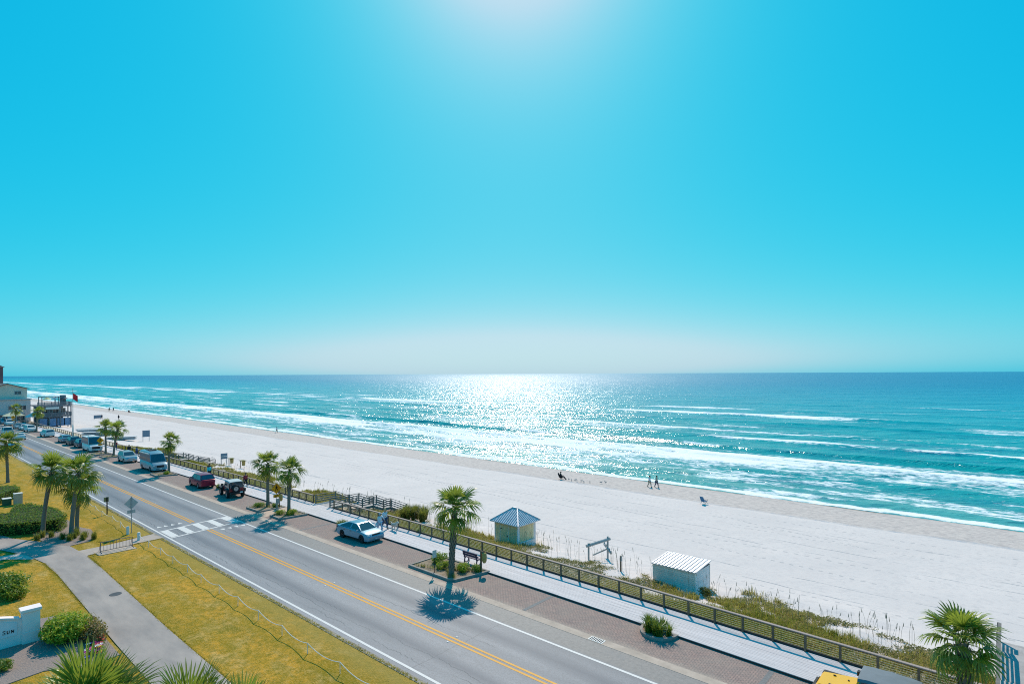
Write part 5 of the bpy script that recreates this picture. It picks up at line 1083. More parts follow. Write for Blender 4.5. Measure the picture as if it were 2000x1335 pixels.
def car(label, cat, loc, rz, col, top, cabin, L_=4.6, W_=1.82, wb=2.7, r=0.33, rim=RIMM, zb=0.24, npane=2, roofcol=None, rails=False, grp='vehicles along the road', name='parked_car', lampz=(0.68, 0.85), plates='both', grille=(1.0, 0.28), trim=None, fog=False):
    t_ = thing(name, label, cat, loc, rz, grp); w = W_ / 2; h = L_ / 2
    # side profile polygon: bottom with wheel arches (front = +x), then over the top
    ar = r * 1.16; xf, xr = wb / 2 + 0.02, -wb / 2 + 0.02; pr = [(-h * 0.985, zb + 0.08), (xr - ar, zb)]
    pr += [(xr - ar * cos(a), r + ar * sin(a) if r + ar * sin(a) > zb else zb) for a in [pi * k / 8 for k in range(0, 9)]]
    pr += [(xf - ar * cos(a), r + ar * sin(a) if r + ar * sin(a) > zb else zb) for a in [pi * k / 8 for k in range(0, 9)]]
    pr += [(xf + ar, zb), (h * 0.97, zb + 0.04)] + list(top)
    nP = len(pr); zmax = max(p[1] for p in pr); ntop = len(top)
    mb = MB(); sl_ = (-1.0, -0.965, -0.80, -0.4, 0.4, 0.80, 0.965, 1.0); vs = []
    for f in sl_:
        e = {1.0: 1.0, 0.965: 0.42, 0.80: 0.1, 0.4: 0.0}[abs(f)]
        for i, (x, z) in enumerate(pr):
            tap = 1 - 0.13 * (abs(x) / h) ** 5
            zz = z - (0.075 * e if i >= nP - ntop and z > 0.55 else 0); xx = x * (1 - 0.018 * e)
            if z > 0.75 * zmax: tap *= 0.985
            vs.append((xx, f * w * tap, zz))
    fs = []
    for k in range(len(sl_) - 1):
        for i in range(nP):
            j = (i + 1) % nP; fs.append((k * nP + i, (k + 1) * nP + i, (k + 1) * nP + j, k * nP + j))
    fs += [tuple(range(nP)), tuple((len(sl_) - 1) * nP + i for i in range(nP - 1, -1, -1))]
    body = MB().add(vs, fs).build('body', col, t_, smooth=38)
    MB().box(0, 0, zb + 0.10, L_ * 0.9, W_ * 0.72, 0.10).build('underbody', PLB, t_)
    # cabin: (rear base x, rear roof x, front roof x, front base x, belt z front, belt z rear, roof z, belt half width, roof half width)
    b0, t0, t1, b1, zf, zr_, zt, wb_, wt = cabin
    R = [Vector(p) for p in ((b0, -wb_, zr_), (b0, wb_, zr_), (b1, wb_, zf), (b1, -wb_, zf))]
    T = [Vector(p) for p in ((t0, -wt, zt - .03), (t0, wt, zt - .03), (t1, wt, zt - .03), (t1, -wt, zt - .03))]
    I = [Vector(p) for p in ((t0 + .12, -wt + .10, zt), (t0 + .12, wt - .10, zt), (t1 - .14, wt - .10, zt), (t1 - .14, -wt + .10, zt))]
    cb_ = MB().add(R + T + I, [(4 * a + i, 4 * a + (i + 1) % 4, 4 * a + 4 + (i + 1) % 4, 4 * a + 4 + i) for a in range(2) for i in range(4)] + [(8, 9, 10, 11)])
    cb_.f = [f[::-1] for f in cb_.f]
    cbo = cb_.build('cabin', roofcol or col, t_, smooth=30)
    def pane(nm, a, b, c, d, ins, par=t_):
        a, b, c, d = map(Vector, (a, b, c, d)); ctr = (a + b + c + d) / 4; nn = (b - a).cross(d - a).normalized()
        if nn.dot(ctr - Vector((0, 0, ctr.z))) < 0: nn = -nn
        q = []
        for p in (a, b, c, d):
            v = ctr - p; q.append(p + v * (ins / max(v.length, .1)) + nn * 0.008)
        m_ = MB().add(q + [p - nn * 0.012 for p in q], [(0, 1, 2, 3), (0, 4, 5, 1), (1, 5, 6, 2), (2, 6, 7, 3), (3, 7, 4, 0)])
        return m_.build(nm, CGL, par)
    pane('windscreen', R[3], R[2], T[2], T[3], 0.09); pane('rear_window', R[0], R[1], T[1], T[0], 0.11)
    for s in (0, 1):
        ra, rb, ta, tb = (R[0], R[3], T[0], T[3]) if s == 0 else (R[1], R[2], T[1], T[2])
        for k in range(npane):
            f0, f1 = k / npane, (k + 1) / npane
            pane('side_window', ra.lerp(rb, f0), ra.lerp(rb, f1), ta.lerp(tb, f1), ta.lerp(tb, f0), 0.075)
    for x in (xr - 0.02, xf - 0.02):
        for s in (-1, 1): wheel_parts(t_, x, s * (w - 0.115), r, 0.22, rim)
    zl0, zl1 = lampz
    for s in (-1, 1):
        MB().box(h * 0.925, s * w * 0.70, (zl0 + zl1) / 2 - 0.03, 0.14, W_ * 0.19, 0.13, -s * 0.28).build('headlight', HL, t_)
        MB().box(-h * 0.955, s * w * 0.74, zl1 - 0.0, 0.10, W_ * 0.18, 0.15, s * 0.2).build('taillight', TL, t_)
        MB().box(b1 - 0.28, s * (w + 0.06), zf + 0.06, 0.12, 0.17, 0.13).build('mirror', col if trim is None else trim, t_)
        for xd in ((b0 + b1) / 2 + 0.1, (b0 + b1) / 2 - 0.75): MB().box(xd, s * (w * 0.99), zf - 0.14, 0.16, 0.03, 0.03).build('door_handle', PLB, t_)
    MB().box(h * 0.955, 0, zl0 - 0.05, 0.07, W_ * 0.42 * grille[0], grille[1]).build('grille', PLB, t_); MB().box(h * 0.95, 0, zb + 0.14, 0.08, W_ * 0.62, 0.12).build('lower_intake', PLB, t_)
    MB().box(-h * 0.965, 0, zb + 0.12, 0.07, W_ * 0.72, 0.16).build('rear_bumper_trim', PLB, t_)
    MB().box(-h * 0.985, 0, zl0 - 0.02, 0.03, 0.32, 0.16).build('licence_plate', PLT, t_); MB().box(h * 0.99, 0, zb + 0.24, 0.03, 0.32, 0.15).build('licence_plate', PLT, t_)
    if rails:
        for s in (-1, 1): MB().beam((t0 + .2, s * (wt - .05), zt + .045), (t1 - .3, s * (wt - .05), zt + .045), 0.035, 0.035).build('roof_rail', PLB, t_)
    return t_
SED = [(2.25, 0.42), (2.24, 0.60), (2.05, 0.78), (1.60, 0.88), (0.95, 0.97), (-1.3, 1.0), (-1.95, 1.03), (-2.22, 0.98), (-2.28, 0.70), (-2.26, 0.40)]
SEDC = (-1.75, -0.75, 0.45, 1.22, 0.93, 1.02, 1.43, 0.80, 0.60)
SUVT = [(2.28, 0.45), (2.28, 0.75), (2.12, 0.95), (1.6, 1.06), (1.0, 1.10), (-2.1, 1.12), (-2.27, 1.05), (-2.30, 0.70), (-2.26, 0.42)]
SUVC = (-2.16, -1.75, 0.50, 1.22, 1.08, 1.10, 1.68, 0.84, 0.68)
LBL = paint('light blue paint', (0.17, 0.31, 0.40), 0.35); MAR = paint('crimson paint', (0.30, 0.012, 0.045)); SIL = paint('silver paint', (0.42, 0.42, 0.43), 0.5); WHP = paint('white paint', (0.70, 0.66, 0.64), 0.0); NAV = paint('navy paint', (0.03, 0.07, 0.11)); JRD = paint('dark red paint', (0.22, 0.015, 0.03)); YEL = paint('yellow paint', (0.85, 0.42, 0.004), 0.0); BLU = paint('blue grey paint', (0.22, 0.32, 0.38), 0.4); GRY = paint('dark grey paint', (0.09, 0.10, 0.115), 0.4); SKB = paint('pale metallic blue paint', (0.24, 0.33, 0.40), 0.5)
ZR = 0.027
car('light blue sedan parked beside the boardwalk, facing right', 'car', (-41.6, 27.62, ZR), 0.05, LBL, SED, SEDC, rim=RIMD, zb=0.2, L_=4.5)
car('crimson red suv parked left of the open jeep, seen from behind', 'car', (-76.3, 27.55, ZR), pi - 0.03, MAR, SUVT, SUVC, wb=2.7, r=0.35, roofcol=MAR)
car('silver crossover parked between the camper van and the palm pair, facing right', 'car', (-107.4, 27.55, ZR), 0.0, SIL, SUVT, SUVC, r=0.35, rails=True)
car('navy suv parked first left of the white motorhome, red tail lights in view', 'car', (-136.3, 27.3, ZR), pi, NAV, SUVT, SUVC, r=0.35)
car('dark grey crossover parked second left of the white motorhome', 'car', (-142.7, 27.2, ZR), pi, GRY, SUVT, SUVC, r=0.35, rails=True)
car('pale blue hatchback parked third left of the white motorhome', 'car', (-149.4, 27.1, ZR), pi, SKB, SUVT, (-2.1, -1.5, 0.45, 1.25, 1.05, 1.08, 1.55, 0.82, 0.66), r=0.34)
car('white suv parked beside the distant palm, seen from behind', 'car', (-166.2, 26.9, ZR), pi + 0.1, WHP, SUVT, SUVC, r=0.36)
car('white sedan driving away along the far lane', 'car', (-163.8, 21.7, 0.02), pi, WHP, SED, SEDC, name='moving_car')
car('white suv parked just left of the distant palm, facing right', 'car', (-184.5, 26.5, ZR), 0.1, WHP, SUVT, SUVC, r=0.36)
car('white sedan parked second from the left behind the distant palm', 'car', (-191.5, 26.3, ZR), 0.0, WHP, SED, SEDC)
car('silver sedan parked among the distant white cars', 'car', (-198.0, 26.1, ZR), 0.0, SIL, SED, SEDC)
car('white suv parked beside the distant yellow crossing sign', 'car', (-212.5, 26.0, ZR), 0.0, WHP, SUVT, SUVC, r=0.36)
car('pale blue suv at the far left edge behind the white suv', 'car', (-221, 25.9, ZR), 0.0, SKB, SUVT, SUVC, r=0.36)
car('silver blue sedan driving towards the viewer in the near lane behind the palms', 'car', (-140.5, 17.9, 0.02), 0.0, LBL, SED, SEDC, name='moving_car')
# pickup driving far left
pk = car('white pickup truck driving away at the far left', 'pickup truck', (-179.5, 21.6, 0.02), pi, WHP, [(2.75, 0.5), (2.75, 0.85), (2.6, 1.05), (1.8, 1.12), (-2.7, 1.10), (-2.75, 0.8), (-2.72, 0.5)], (-0.9, -0.75, 0.65, 1.35, 1.10, 1.10, 1.80, 0.88, 0.74), L_=5.5, W_=1.95, wb=3.4, r=0.39, name='pickup_truck')
MB().box(-1.85, 0, 1.105, 1.5, 1.55, 0.02).build('load_bed', DARK, pk)
# camper van
VT = [(3.05, 0.5), (3.05, 0.95), (2.85, 1.15), (2.25, 1.32), (1.9, 1.38), (-3.15, 1.40), (-3.2, 0.9), (-3.18, 0.42)]
vn = car('large blue grey camper van parked beside a palm, facing right', 'camper van', (-95.3, 27.75, ZR), 0.0, BLU, VT, (-3.18, -3.12, 1.5, 2.15, 1.36, 1.40, 2.45, 0.985, 0.90), L_=6.4, W_=2.02, wb=3.7, r=0.36, npane=3, name='camper_van', lampz=(0.85, 1.02), grille=(1.1, 0.32))
hr = MB(); n_ = 7; vs_ = []
for k in range(n_):
    f = k / (n_ - 1); x = -3.1 + 4.62 * f; z = 2.78 - 0.30 * max(0, (f - 0.72) / 0.28) ** 2
    vs_ += [(x, -0.90, 2.42), (x, -0.82, z - 0.06), (x, -0.6, z), (x, 0.6, z), (x, 0.82, z - 0.06), (x, 0.90, 2.42)]
hr.add(vs_, [(k * 6 + j + 1, k * 6 + j, (k + 1) * 6 + j, (k + 1) * 6 + j + 1) for k in range(n_ - 1) for j in range(5)] + [(0, 1, 2, 3, 4, 5), tuple((n_ - 1) * 6 + j for j in (5, 4, 3, 2, 1, 0))]); hr.build('high_roof', BLU, vn, smooth=40)
MB().box(-0.6, 0, 2.84, 1.0, 0.9, 0.12).build('roof_vent', PLB, vn); MB().box(-2.1, 0, 2.83, 0.8, 0.7, 0.10).build('roof_vent', PLB, vn); MB().beam((-3.0, -0.97, 2.5), (1.2, -0.97, 2.5), 0.10, 0.12).build('awning', TRIMW, vn)
rv = car('white motorhome parked left of the palm pair, facing right', 'motorhome', (-128.3, 27.3, ZR), 0.0, WHP, VT, (-3.18, -3.15, 1.6, 2.2, 1.34, 1.38, 2.65, 1.0, 0.95), L_=6.4, W_=2.05, wb=3.7, r=0.36, npane=3, name='motorhome', lampz=(0.85, 1.02), grille=(1.5, 0.4))
MB().box(-0.5, 0, 2.70, 1.0, 0.8, 0.12).build('roof_vent', TRIMW, rv); MB().box(1.0, 0, 2.68, 1.0, 1.6, 0.16).build('roof_pod', TRIMW, rv)
# open jeeps
def jeep(label, loc, rz, col, topm, name='jeep'):
    t_ = thing(name, label, 'jeep', loc, rz, 'vehicles along the road'); r = 0.42; wb = 2.46; w = 0.80
    b = MB(); P = [(-1.75, 0.55), (-1.75, 1.12), (0.35, 1.16), (0.42, 1.20), (1.75, 1.06), (1.82, 0.98), (1.82, 0.55)]
    nP = len(P); vs = []
    for f in (-1, -0.93, 0.93, 1): vs += [(x, f * w * (1 - 0.10 * max(0, (x - 0.4) / 1.4)), z - (0.05 if abs(f) == 1 and z > 0.9 else 0)) for x, z in P]
    b.add(vs, [(k * nP + i, k * nP + (i + 1) % nP, (k + 1) * nP + (i + 1) % nP, (k + 1) * nP + i) for k in range(3) for i in range(nP)] + [tuple(range(nP - 1, -1, -1)), tuple(3 * nP + i for i in range(nP))])
    b.f = [f[::-1] for f in b.f]
    b.build('body', col, t_, smooth=25)
    hd = MB().add([(0.46, -0.62, 1.215), (1.72, -0.54, 1.075), (1.72, 0.54, 1.075), (0.46, 0.62, 1.215), (0.46, -0.66, 1.14), (1.76, -0.58, 0.99), (1.76, 0.58, 0.99), (0.46, 0.66, 1.14)], [(0, 1, 2, 3), (4, 5, 1, 0), (5, 6, 2, 1), (6, 7, 3, 2), (7, 4, 0, 3)]).build('bonnet', col, t_)
    for s in (-1, 1): MB().box(1.3, s * 0.44, 1.145, 0.10, 0.05, 0.035).build('bonnet_catch', PLB, hd); MB().box(0.75, s * 0.25, 1.20, 0.06, 0.06, 0.03).build('washer_nozzle', PLB, hd)
    MB().box(0, 0, 0.50, 3.5, 0.9, 0.22).build('chassis', PLB, t_)
    for s in (-1, 1):
        for x, l in ((wb / 2, 1.15), (-wb / 2, 1.05)):
            f_ = MB(); f_.box(x, s * 0.86, 0.97, l, 0.30, 0.06); f_.box(x - l / 2, s * 0.86, 0.80, 0.06, 0.30, 0.36); f_.box(x + l / 2, s * 0.86, 0.88, 0.06, 0.30, 0.20); f_.build('fender', PLB, t_)
            wheel_parts(t_, x, s * 0.80, r, 0.27, RIMM)
        MB().lathe([(0.01, 0.04), (0.10, 0.03), (0.11, 0.0)], 12, 'X', (1.83, s * 0.48, 0.86)).build('headlight', HL, t_); MB().box(-1.77, s * 0.68, 0.82, 0.06, 0.14, 0.20).build('taillight', TL, t_); MB().box(0.5, s * 0.92, 1.32, 0.10, 0.2, 0.18).build('mirror', PLB, t_)
        MB().beam((0.48, s * 0.66, 1.18), (0.20, s * 0.62, 1.80), 0.06, 0.06).build('screen_pillar', col, t_)
        MB().quad((0.15, s * 0.74, 1.17), (-1.70, s * 0.78, 1.14), (-1.62, s * 0.68, 1.78), (0.15, s * 0.66, 1.80)).build('side_curtain', CGL, t_)
    MB().add([(0.47, -0.63, 1.20), (0.47, 0.63, 1.20), (0.21, 0.60, 1.78), (0.21, -0.60, 1.78)], [(0, 1, 2, 3)]).build('windscreen', CGL, t_)
    tp = MB(); n_ = 6; vs = []
    for k in range(n_ + 1):
        f = k / n_; x = 0.28 - 1.98 * f; z = 1.82 + 0.05 * sin(pi * f) + (0.018 if k % 2 else 0)
        vs += [(x, -0.72, z - 0.10), (x, -0.66, z), (x, 0, z + 0.03), (x, 0.66, z), (x, 0.72, z - 0.10)]
    tp.add(vs, [(k * 5 + j, (k + 1) * 5 + j, (k + 1) * 5 + j + 1, k * 5 + j + 1) for k in range(n_) for j in range(4)] + [(n_ * 5 + 0, n_ * 5 + 1, n_ * 5 + 2, n_ * 5 + 3, n_ * 5 + 4)]); tp.f = [f[::-1] for f in tp.f]; tp.build('soft_top', topm, t_, smooth=25)
    MB().quad((-1.74, -0.70, 1.13), (-1.74, 0.70, 1.13), (-1.70, 0.64, 1.80), (-1.70, -0.64, 1.80)).build('rear_curtain', CGL, t_)
    sp = MB().lathe([(0.40 * .62, -.12), (.38, -.12), (.40, -.08), (.40, .08), (.38, .12), (.4 * .62, .12)], 20, 'X').build('spare_wheel', TYRE, t_, (-1.93, 0.10, 1.08), smooth=40)
    rm = MB(); rm.lathe([(0.01, -0.10), (0.24, -0.09), (0.26, -0.11), (0.26, 0.05)], 16, 'X')
    for k in range(5): a = 2 * pi * k / 5; rm.beam((-0.11, cos(a) * .05, sin(a) * .05), (-0.12, cos(a) * .24, sin(a) * .24), .07, .03, (1, 0, 0))
    rm.build('rim', RIMM, sp)
    for x in (1.98, -1.90): MB().box(x, 0, 0.62, 0.16, 1.5, 0.18).build('bumper', PLB, t_)
    for k in range(7): MB().box(1.835, -0.27 + k * 0.09, 0.86, 0.02, 0.045, 0.26).build('grille_slot', DARK, t_)
    MB().box(-2.0, -0.45, 0.64, 0.02, 0.30, 0.15).build('licence_plate', PLT, t_)
    return t_
jeep('dark red jeep with spare wheel on its back, parked right of the crimson suv', (-67.7, 27.7, ZR), pi - 0.12, JRD, mat('pale soft top', (0.42, 0.47, 0.48), 0.7, 0.1, 3))
yj = jeep('yellow jeep with grey soft top cut off by the bottom edge', (-4.2, 26.5, ZR), pi, YEL, mat('grey soft top', (0.17, 0.19, 0.21), 0.75, 0.1, 3))
# ================================================================ PEOPLE, DOG, BIRDS
def skinmesh(name, pts, edges, m, parent, lv=1, root=0):
    me = bpy.data.meshes.new(name); me.from_pydata([p[:3] for p in pts], edges, []); me.materials.append(m)
    o = bpy.data.objects.new(name, me); C.objects.link(o); o.parent = parent
    md = o.modifiers.new('skin', 'SKIN'); md.use_smooth_shade = True
    sv = me.skin_vertices[0].data
    for i, p in enumerate(pts):
        rr = p[3]; sv[i].radius = rr if isinstance(rr, tuple) else (rr, rr); sv[i].use_root = (i == root)
    s = o.modifiers.new('sub', 'SUBSURF'); s.levels = lv; s.render_levels = lv
    return o
SKIN = mat('skin', (0.48, 0.27, 0.18), 0.6, 0.06, 5.0)
CL = {}
def cloth(c):
    if c not in CL: CL[c] = mat('cloth %d' % len(CL), c, 0.85, 0.12, 9.0)
    return CL[c]
def person(label, x, y, z, rz, top, bottom, hair, h=1.72, pose='walk', longs=True, hat=None, sleeves=True, armup=0.0, grp='people'):
    t_ = thing('person', label, 'person', (x, y, z), rz, grp); k = h / 1.72
    st = 0.24 if pose == 'walk' else 0.05
    def S(*p): return (p[0] * k, p[1] * k, p[2] * k)
    pel, ch, nk, hd = (0, 0, 0.93), (0.02, 0, 1.33), (0.03, 0, 1.47), (0.06, 0, 1.60)
    J = {}
    if pose == 'sit':
        pel, ch, nk, hd = (-0.05, 0, 0.42), (-0.16, 0, 0.80), (-0.15, 0, 0.95), (-0.11, 0, 1.08)
    for s, nm in ((-1, 'L'), (1, 'R')):
        f = s * st
        if pose == 'sit': J['hip' + nm], J['knee' + nm], J['ank' + nm], J['toe' + nm] = (-0.02, s * .1, .40), (.38, s * .12, .50), (.70, s * .12, .12), (.86, s * .12, .06)
        else: J['hip' + nm], J['knee' + nm], J['ank' + nm], J['toe' + nm] = (0, s * .09, .88), (f * .55 + .05, s * .10, .49), (f * 1.05 - .02, s * .10, .085 + (0.06 if f < -0.1 else 0)), (f * 1.05 + .15, s * .11, .035)
        sx_, sz = ch[0], ch[2] + 0.07; g = -f
        J['sh' + nm] = (sx_, s * .18, sz); J['el' + nm] = (sx_ + g * .3 - .03, s * .24, sz - .28); J['wr' + nm] = (sx_ + g * .8 + .08, s * .23, sz - .52); J['hn' + nm] = (sx_ + g * .9 + .10, s * .225, sz - .60)
        if pose == 'sit': J['el' + nm], J['wr' + nm], J['hn' + nm] = (sx_ + .08, s * .24, sz - .25), (sx_ + .30, s * .20, sz - .32), (sx_ + .38, s * .19, sz - .33)
        if armup and s == 1: J['el' + nm], J['wr' + nm], J['hn' + nm] = (sx_ + .22, s * .22, sz - .12), (sx_ + .42, s * .2, sz + .02), (sx_ + .50, s * .2, sz + .05)
    pts, ed = [], []
    def V(p, r): pts.append((*S(*p), r * k if not isinstance(r, tuple) else (r[0] * k, r[1] * k))); return len(pts) - 1
    p0 = V(pel, .13); p1 = V(ch, .14); p2 = V(nk, .055); p3 = V(hd, .098); p4 = V((hd[0] + .005, 0, hd[2] + .10), .075)
    ed += [(p0, p1), (p1, p2), (p2, p3), (p3, p4)]
    for nm in 'LR':
        a = V(J['hip' + nm], .085); b = V(J['knee' + nm], .058); c = V(J['ank' + nm], .04); d = V(J['toe' + nm], .035); ed += [(p0, a), (a, b), (b, c), (c, d)]
        a = V(J['sh' + nm], .058); b = V(J['el' + nm], .042); c = V(J['wr' + nm], .030); d = V(J['hn' + nm], .034); ed += [(p1, a), (a, b), (b, c), (c, d)]
        dv = (Vector(J['hn' + nm]) - Vector(J['wr' + nm])).normalized(); side = Vector((1, 0, 0)) if abs(dv.x) < .7 else Vector((0, 0, 1))
        for q in range(4):
            b1 = Vector(J['hn' + nm]) + side * (-.027 + .018 * q) + dv * (.045 + (.008 if q in (1, 2) else 0)); e1 = b1 + dv * (.035 if q in (1, 2) else .027) + Vector((0, -.012 if nm == 'R' else .012, 0))
            v1 = V(tuple(b1), .0095); v2 = V(tuple(e1), .008); ed += [(d, v1), (v1, v2)]
        th = Vector(J['wr' + nm]).lerp(Vector(J['hn' + nm]), .6) + side * .045; v1 = V(tuple(th), .010); v2 = V(tuple(th + dv * .04 + side * .01), .009); ed += [(d, v1), (v1, v2)]
    skinmesh('body', pts, ed, SKIN, t_)
    # head details
    hm = MB(); hc = Vector(S(*hd)); hm.lathe([(0.001, 0.11 * k), (0.07 * k, 0.10 * k), (0.105 * k, 0.05 * k), (0.108 * k, -0.02 * k), (0.085 * k, -0.09 * k), (0.05 * k, -0.13 * k)], 10, 'Z', hc + Vector((-0.022 * k, 0, 0.055 * k))); hm.build('hair', hair, t_, smooth=60)
    fm_ = MB()
    for s in (-1, 1): fm_.box(hc.x + .088 * k, s * .036 * k, hc.z + .03 * k, .02, .022, .014)
    fm_.box(hc.x + .088 * k, 0, hc.z - .055 * k, .014, .05, .012); fm_.build('eyes_and_mouth', DARK, t_); MB().add([(hc.x + .085 * k, -.014, hc.z - .02), (hc.x + .085 * k, .014, hc.z - .02), (hc.x + .125 * k, 0, hc.z - .012), (hc.x + .09 * k, 0, hc.z + .035)], [(0, 1, 2), (1, 3, 2), (3, 0, 2)]).build('nose', SKIN, t_)
    if hat is not None: MB().lathe([(0.001, .17 * k), (.09 * k, .16 * k), (.11 * k, .08 * k), (.18 * k, .07 * k), (.18 * k, .06 * k), (.10 * k, .06 * k)], 12, 'Z', hc).build('hat', hat, t_, smooth=40)
    pts.clear(); ed = []
    p0 = V((pel[0], 0, pel[2] - .03), (.185, .185)); p1 = V(ch, (.20, .20)); p2 = V((nk[0], 0, nk[2] - .03), .075); ed += [(p0, p1), (p1, p2)]
    for nm in 'LR':
        a = V(J['sh' + nm], .09); b = V(J['el' + nm], .07); ed += [(p1, a), (a, b)]
        if sleeves: c = V(J['wr' + nm], .046); ed += [(b, c)]
    skinmesh('shirt', list(pts), ed, top, t_)
    pts.clear(); ed = []
    p0 = V((pel[0], 0, pel[2]), .18)
    for nm in 'LR':
        a = V(J['hip' + nm], .125); b = V(J['knee' + nm], .09); ed += [(p0, a), (a, b)]
        if longs: c = V((J['ank' + nm][0], J['ank' + nm][1], J['ank' + nm][2] + .03), .058); ed += [(b, c)]
    skinmesh('trousers', list(pts), ed, bottom, t_)
    pts.clear(); ed = []
    for nm in 'LR':
        sh_ = MB(); a = Vector(S(*J['ank' + nm])); b = Vector(S(*J['toe' + nm])); sh_.tube([a + Vector((-.05, 0, -.035)), a + Vector((0, 0, -.03)), b], [.045, .052, .036], 8); sh_.build('shoe', cloth((.12, .11, .11)), t_, smooth=50)
    return t_
HB = mat('brown hair', (0.06, 0.035, 0.02), 0.7, 0.2, 9.0); HG = mat('fair hair', (0.45, 0.31, 0.15), 0.7, 0.2, 9.0); HW = mat('grey hair', (0.42, 0.39, 0.37), 0.7, 0.1, 9.0)
WH = cloth((0.66, 0.62, 0.64)); JN = cloth((0.05, 0.07, 0.13)); BK = cloth((0.02, 0.02, 0.025)); TE = cloth((0.04, 0.52, 0.52)); PK = cloth((0.5, 0.3, 0.3)); KH = cloth((0.42, 0.35, 0.26)); LB = cloth((0.45, 0.5, 0.62)); RD = cloth((0.4, 0.04, 0.05)); NB = cloth((0.05, 0.10, 0.25))
BWZ = 0.155
person('walker in a white top and pale trousers on the boardwalk beside the sedan', -41.45, 29.5, BWZ, 0.2, WH, LB, HW, 1.66, armup=1)
person('fair haired walker in a white shirt and jeans holding the dog leash', -42.0, 30.45, BWZ, 0.0, WH, JN, HG, 1.78)
person('walker in a teal jacket on the boardwalk behind the crimson suv', -80.7, 30.1, BWZ, pi, TE, BK, HB, 1.72)
person('walker in black just ahead of the one in the teal jacket', -81.7, 30.5, BWZ, pi, BK, BK, HB, 1.76)
person('walker in dark red passing behind the parked jeep', -70.8, 30.6, BWZ, 0, RD, BK, HB, 1.72)
person('walker in blue at the top of the stairs behind the camper van', -111.3, 29.9, BWZ, 1.4, NB, JN, HB, 1.78)
person('walker in dark clothes on the boardwalk by the palm pair', -115.2, 29.8, BWZ, 0, BK, JN, HB, 1.72)
person('walker in maroon on the far boardwalk right of the motorhome', -124.5, 30.1, BWZ, 0, RD, JN, HB, 1.72)
def bperson(label, x, y, rz, *a, **kw): return person(label, x, y, tz(x, y) - 0.01, rz, *a, grp='people on the beach', **kw)
bperson('left one of the two standing by the wet sand, pale trousers', -40.6, 77.7, 0.0, WH, KH, HB, 1.74)
bperson('right one of the two standing by the wet sand, dark bag on the back', -39.7, 78.2, 0.0, KH, JN, HB, 1.76)
bperson('lone walker in white at the water edge, far along the beach', -163.9, 80.1, 0.5, WH, KH, HB, 1.75)
bperson('left one of two dark walkers near the far surf', -323.8, 75.7, 0.3, BK, BK, HB, 1.8); bperson('right one of two dark walkers near the far surf', -321.4, 76.8, 0.3, BK, JN, HB, 1.8)
bperson('dark dressed walker alone on the far dry sand', -251.7, 61.8, 2.0, BK, BK, HB, 1.8); bperson('walker beside the distant grey notice board', -260, 58.4, 0.0, JN, BK, HB, 1.75)
def beach_chair(label, x, y, rz, m, fr):
    t_ = thing('beach_chair', label, 'beach chair', (x, y, tz(x, y)), rz, 'folding beach chairs')
    MB().add([(-.28, -.3, .34), (.28, -.3, .42), (.28, .3, .42), (-.28, .3, .34), (-.28, -.3, .32), (.28, -.3, .40), (.28, .3, .40), (-.28, .3, .32)], [(0, 1, 2, 3), (7, 6, 5, 4), (0, 4, 5, 1), (1, 5, 6, 2), (2, 6, 7, 3), (3, 7, 4, 0)]).build('seat', m, t_)
    MB().beam((-.27, 0, .36), (-.55, 0, 1.02), .6, .04, (0, 1, 0)) if False else None
    MB().add([(-.27, -.3, .34), (-.27, .3, .34), (-.52, .3, 1.0), (-.52, -.3, 1.0), (-.30, -.3, .33), (-.30, .3, .33), (-.55, .3, .99), (-.55, -.3, .99)], [(0, 1, 2, 3), (7, 6, 5, 4), (0, 4, 5, 1), (1, 5, 6, 2), (2, 6, 7, 3), (3, 7, 4, 0)]).build('backrest', m, t_)
    for s in (-1, 1):
        MB().tube([(.32, s * .32, 0), (-.30, s * .32, .60)], .016, 5).build('leg', fr, t_); MB().tube([(-.36, s * .32, 0), (.26, s * .32, .60)], .016, 5).build('leg', fr, t_); MB().tube([(-.36, s * .32, .60), (.30, s * .32, .60)], .02, 5).build('armrest', fr, t_)
    return t_
beach_chair('empty blue folding beach chair at the edge of the wet sand', -29.0, 70.2, 1.2, cloth((0.05, 0.16, 0.30)), BLACK)
beach_chair('black folding chair of the person seated among the gulls', -53.9, 73.4, 0.3, BK, BLACK)
bperson('person in black seated in a low chair beside the gulls', -53.9, 73.4, 0.3, BK, BK, HB, 1.72, pose='sit', hat=BK)
beach_chair('black folding chair far along the beach near the surf', -306.8, 79.5, 0.3, BK, BLACK)
bperson('person in black seated far along the beach near the surf', -306.8, 79.5, 0.3, BK, BK, HB, 1.85, pose='sit')
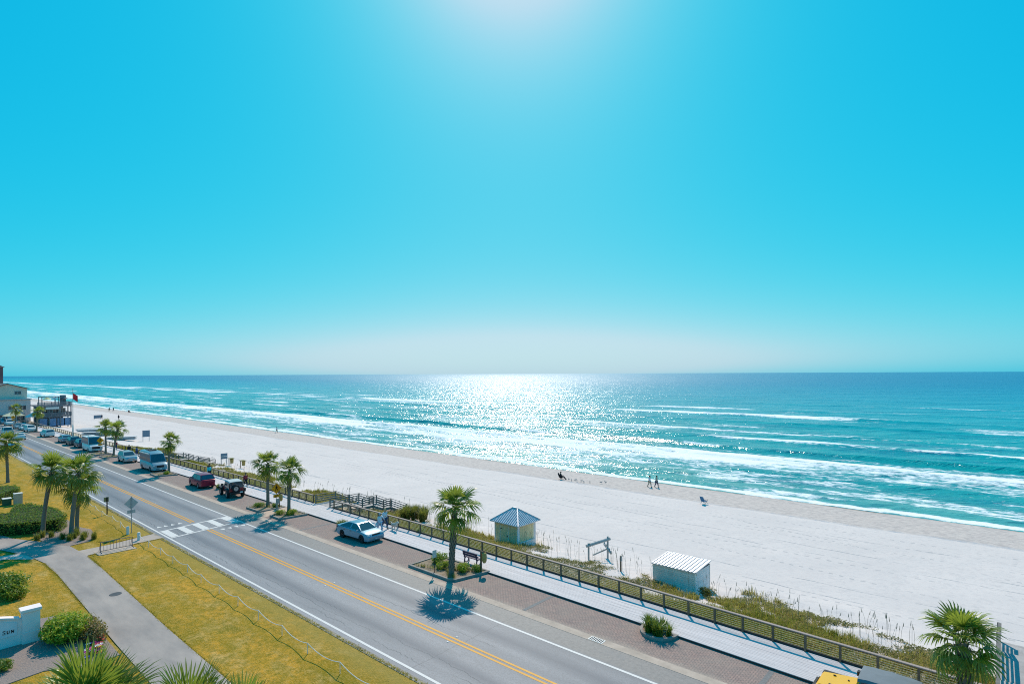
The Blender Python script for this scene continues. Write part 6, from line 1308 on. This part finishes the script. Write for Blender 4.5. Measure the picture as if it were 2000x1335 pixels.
# dog
FURW = mat('cream fur', (0.60, 0.48, 0.36), 0.9, 0.25, 5.0, col2=(0.68, 0.62, 0.56))
t_ = thing('dog', 'cream coloured dog on a leash walking on the boardwalk', 'dog', (-41.0, 30.75, BWZ), -0.05)
dp = [(0.0, 0, .52, .135), (-.30, 0, .50, .115), (-.44, 0, .54, .06), (-.62, 0, .68, .03), (.26, 0, .54, .15), (.42, 0, .66, .085), (.52, 0, .78, .085), (.64, 0, .755, .05), (.72, 0, .74, .038)]
de = [(0, 1), (1, 2), (2, 3), (0, 4), (4, 5), (5, 6), (6, 7), (7, 8)]
for s in (-1, 1):
    o_ = len(dp); q = .05 * s
    dp += [(.26 + q, s * .09, .36, .05), (.25 + q, s * .09, .18, .032), (.27 + q, s * .09, .03, .036)]; de += [(4, o_), (o_, o_ + 1), (o_ + 1, o_ + 2)]
    o_ = len(dp); dp += [(-.28 - q, s * .09, .38, .07), (-.20 - q, s * .09, .27, .045), (-.36 - q, s * .09, .17, .03), (-.34 - q, s * .09, .03, .036)]; de += [(1, o_), (o_, o_ + 1), (o_ + 1, o_ + 2), (o_ + 2, o_ + 3)]
    o_ = len(dp); dp += [(.49, s * .075, .84, .028), (.46, s * .10, .80, .02)]; de += [(6, o_), (o_, o_ + 1)]
skinmesh('body', dp, de, FURW, t_); MB().lathe([(.10, -.02), (.10, .02)], 12, 'X', (.40, 0, .66)).build('collar', RD, t_)
tag(MB().tube([(-41.65, 30.68, .98), (-41.2, 30.75, .78), (-40.62, 30.75, .82)], 0.008, 4).build('dog_leash', BLACK), 'thin dark leash from the walker to the cream dog', 'leash')
# gulls by the seated person
FEA = mat('gull grey', (0.55, 0.53, 0.53), 0.8, 0.25, 6.0, col2=(0.22, 0.22, 0.23)); rnd = random.Random(9)
def gull(x, y, rz, label):
    t_ = thing('gull', label, 'bird', (x, y, tz(x, y)), rz, 'gulls on the wet sand')
    MB().tube([(-.20, 0, .20), (-.12, 0, .22), (0, 0, .23), (.10, 0, .25), (.15, 0, .31), (.19, 0, .34), (.24, 0, .335)], [.015, .05, .08, .065, .04, .042, .012], 8).build('body', FEA, t_, smooth=60)
    for s in (-1, 1): MB().add([(.08, s * .075, .25), (-.05, s * .09, .26), (-.28, s * .03, .21), (-.05, s * .08, .19)], [(0, 1, 2, 3)]).build('wing', mat('wing', (.2, .2, .21), .8, .1, 5) if False else DARKG, t_); MB().tube([(.0, s * .03, .17), (.0, s * .03, 0)], .008, 4).build('leg', DARKG, t_)
    MB().tube([(.24, 0, .335), (.30, 0, .325)], [.012, .003], 5).build('beak', BAGM, t_)
DARKG = mat('dark feather', (0.16, 0.16, 0.17), 0.8, 0.1, 5.0)
GP = ((-52.3, 73.2), (-51.6, 72.9), (-51.2, 73.4), (-50.6, 73.0), (-50.0, 73.3), (-49.2, 72.8), (-48.6, 73.6), (-47.2, 74.6), (-46.9, 75.4))
GO = ('first', 'second', 'third', 'fourth', 'fifth', 'sixth', 'seventh', 'eighth', 'ninth')
for i, (x_, y_) in enumerate(GP): gull(x_, y_, rnd.uniform(0, 6), GO[i] + ' grey gull to the right of the person seated on the beach')
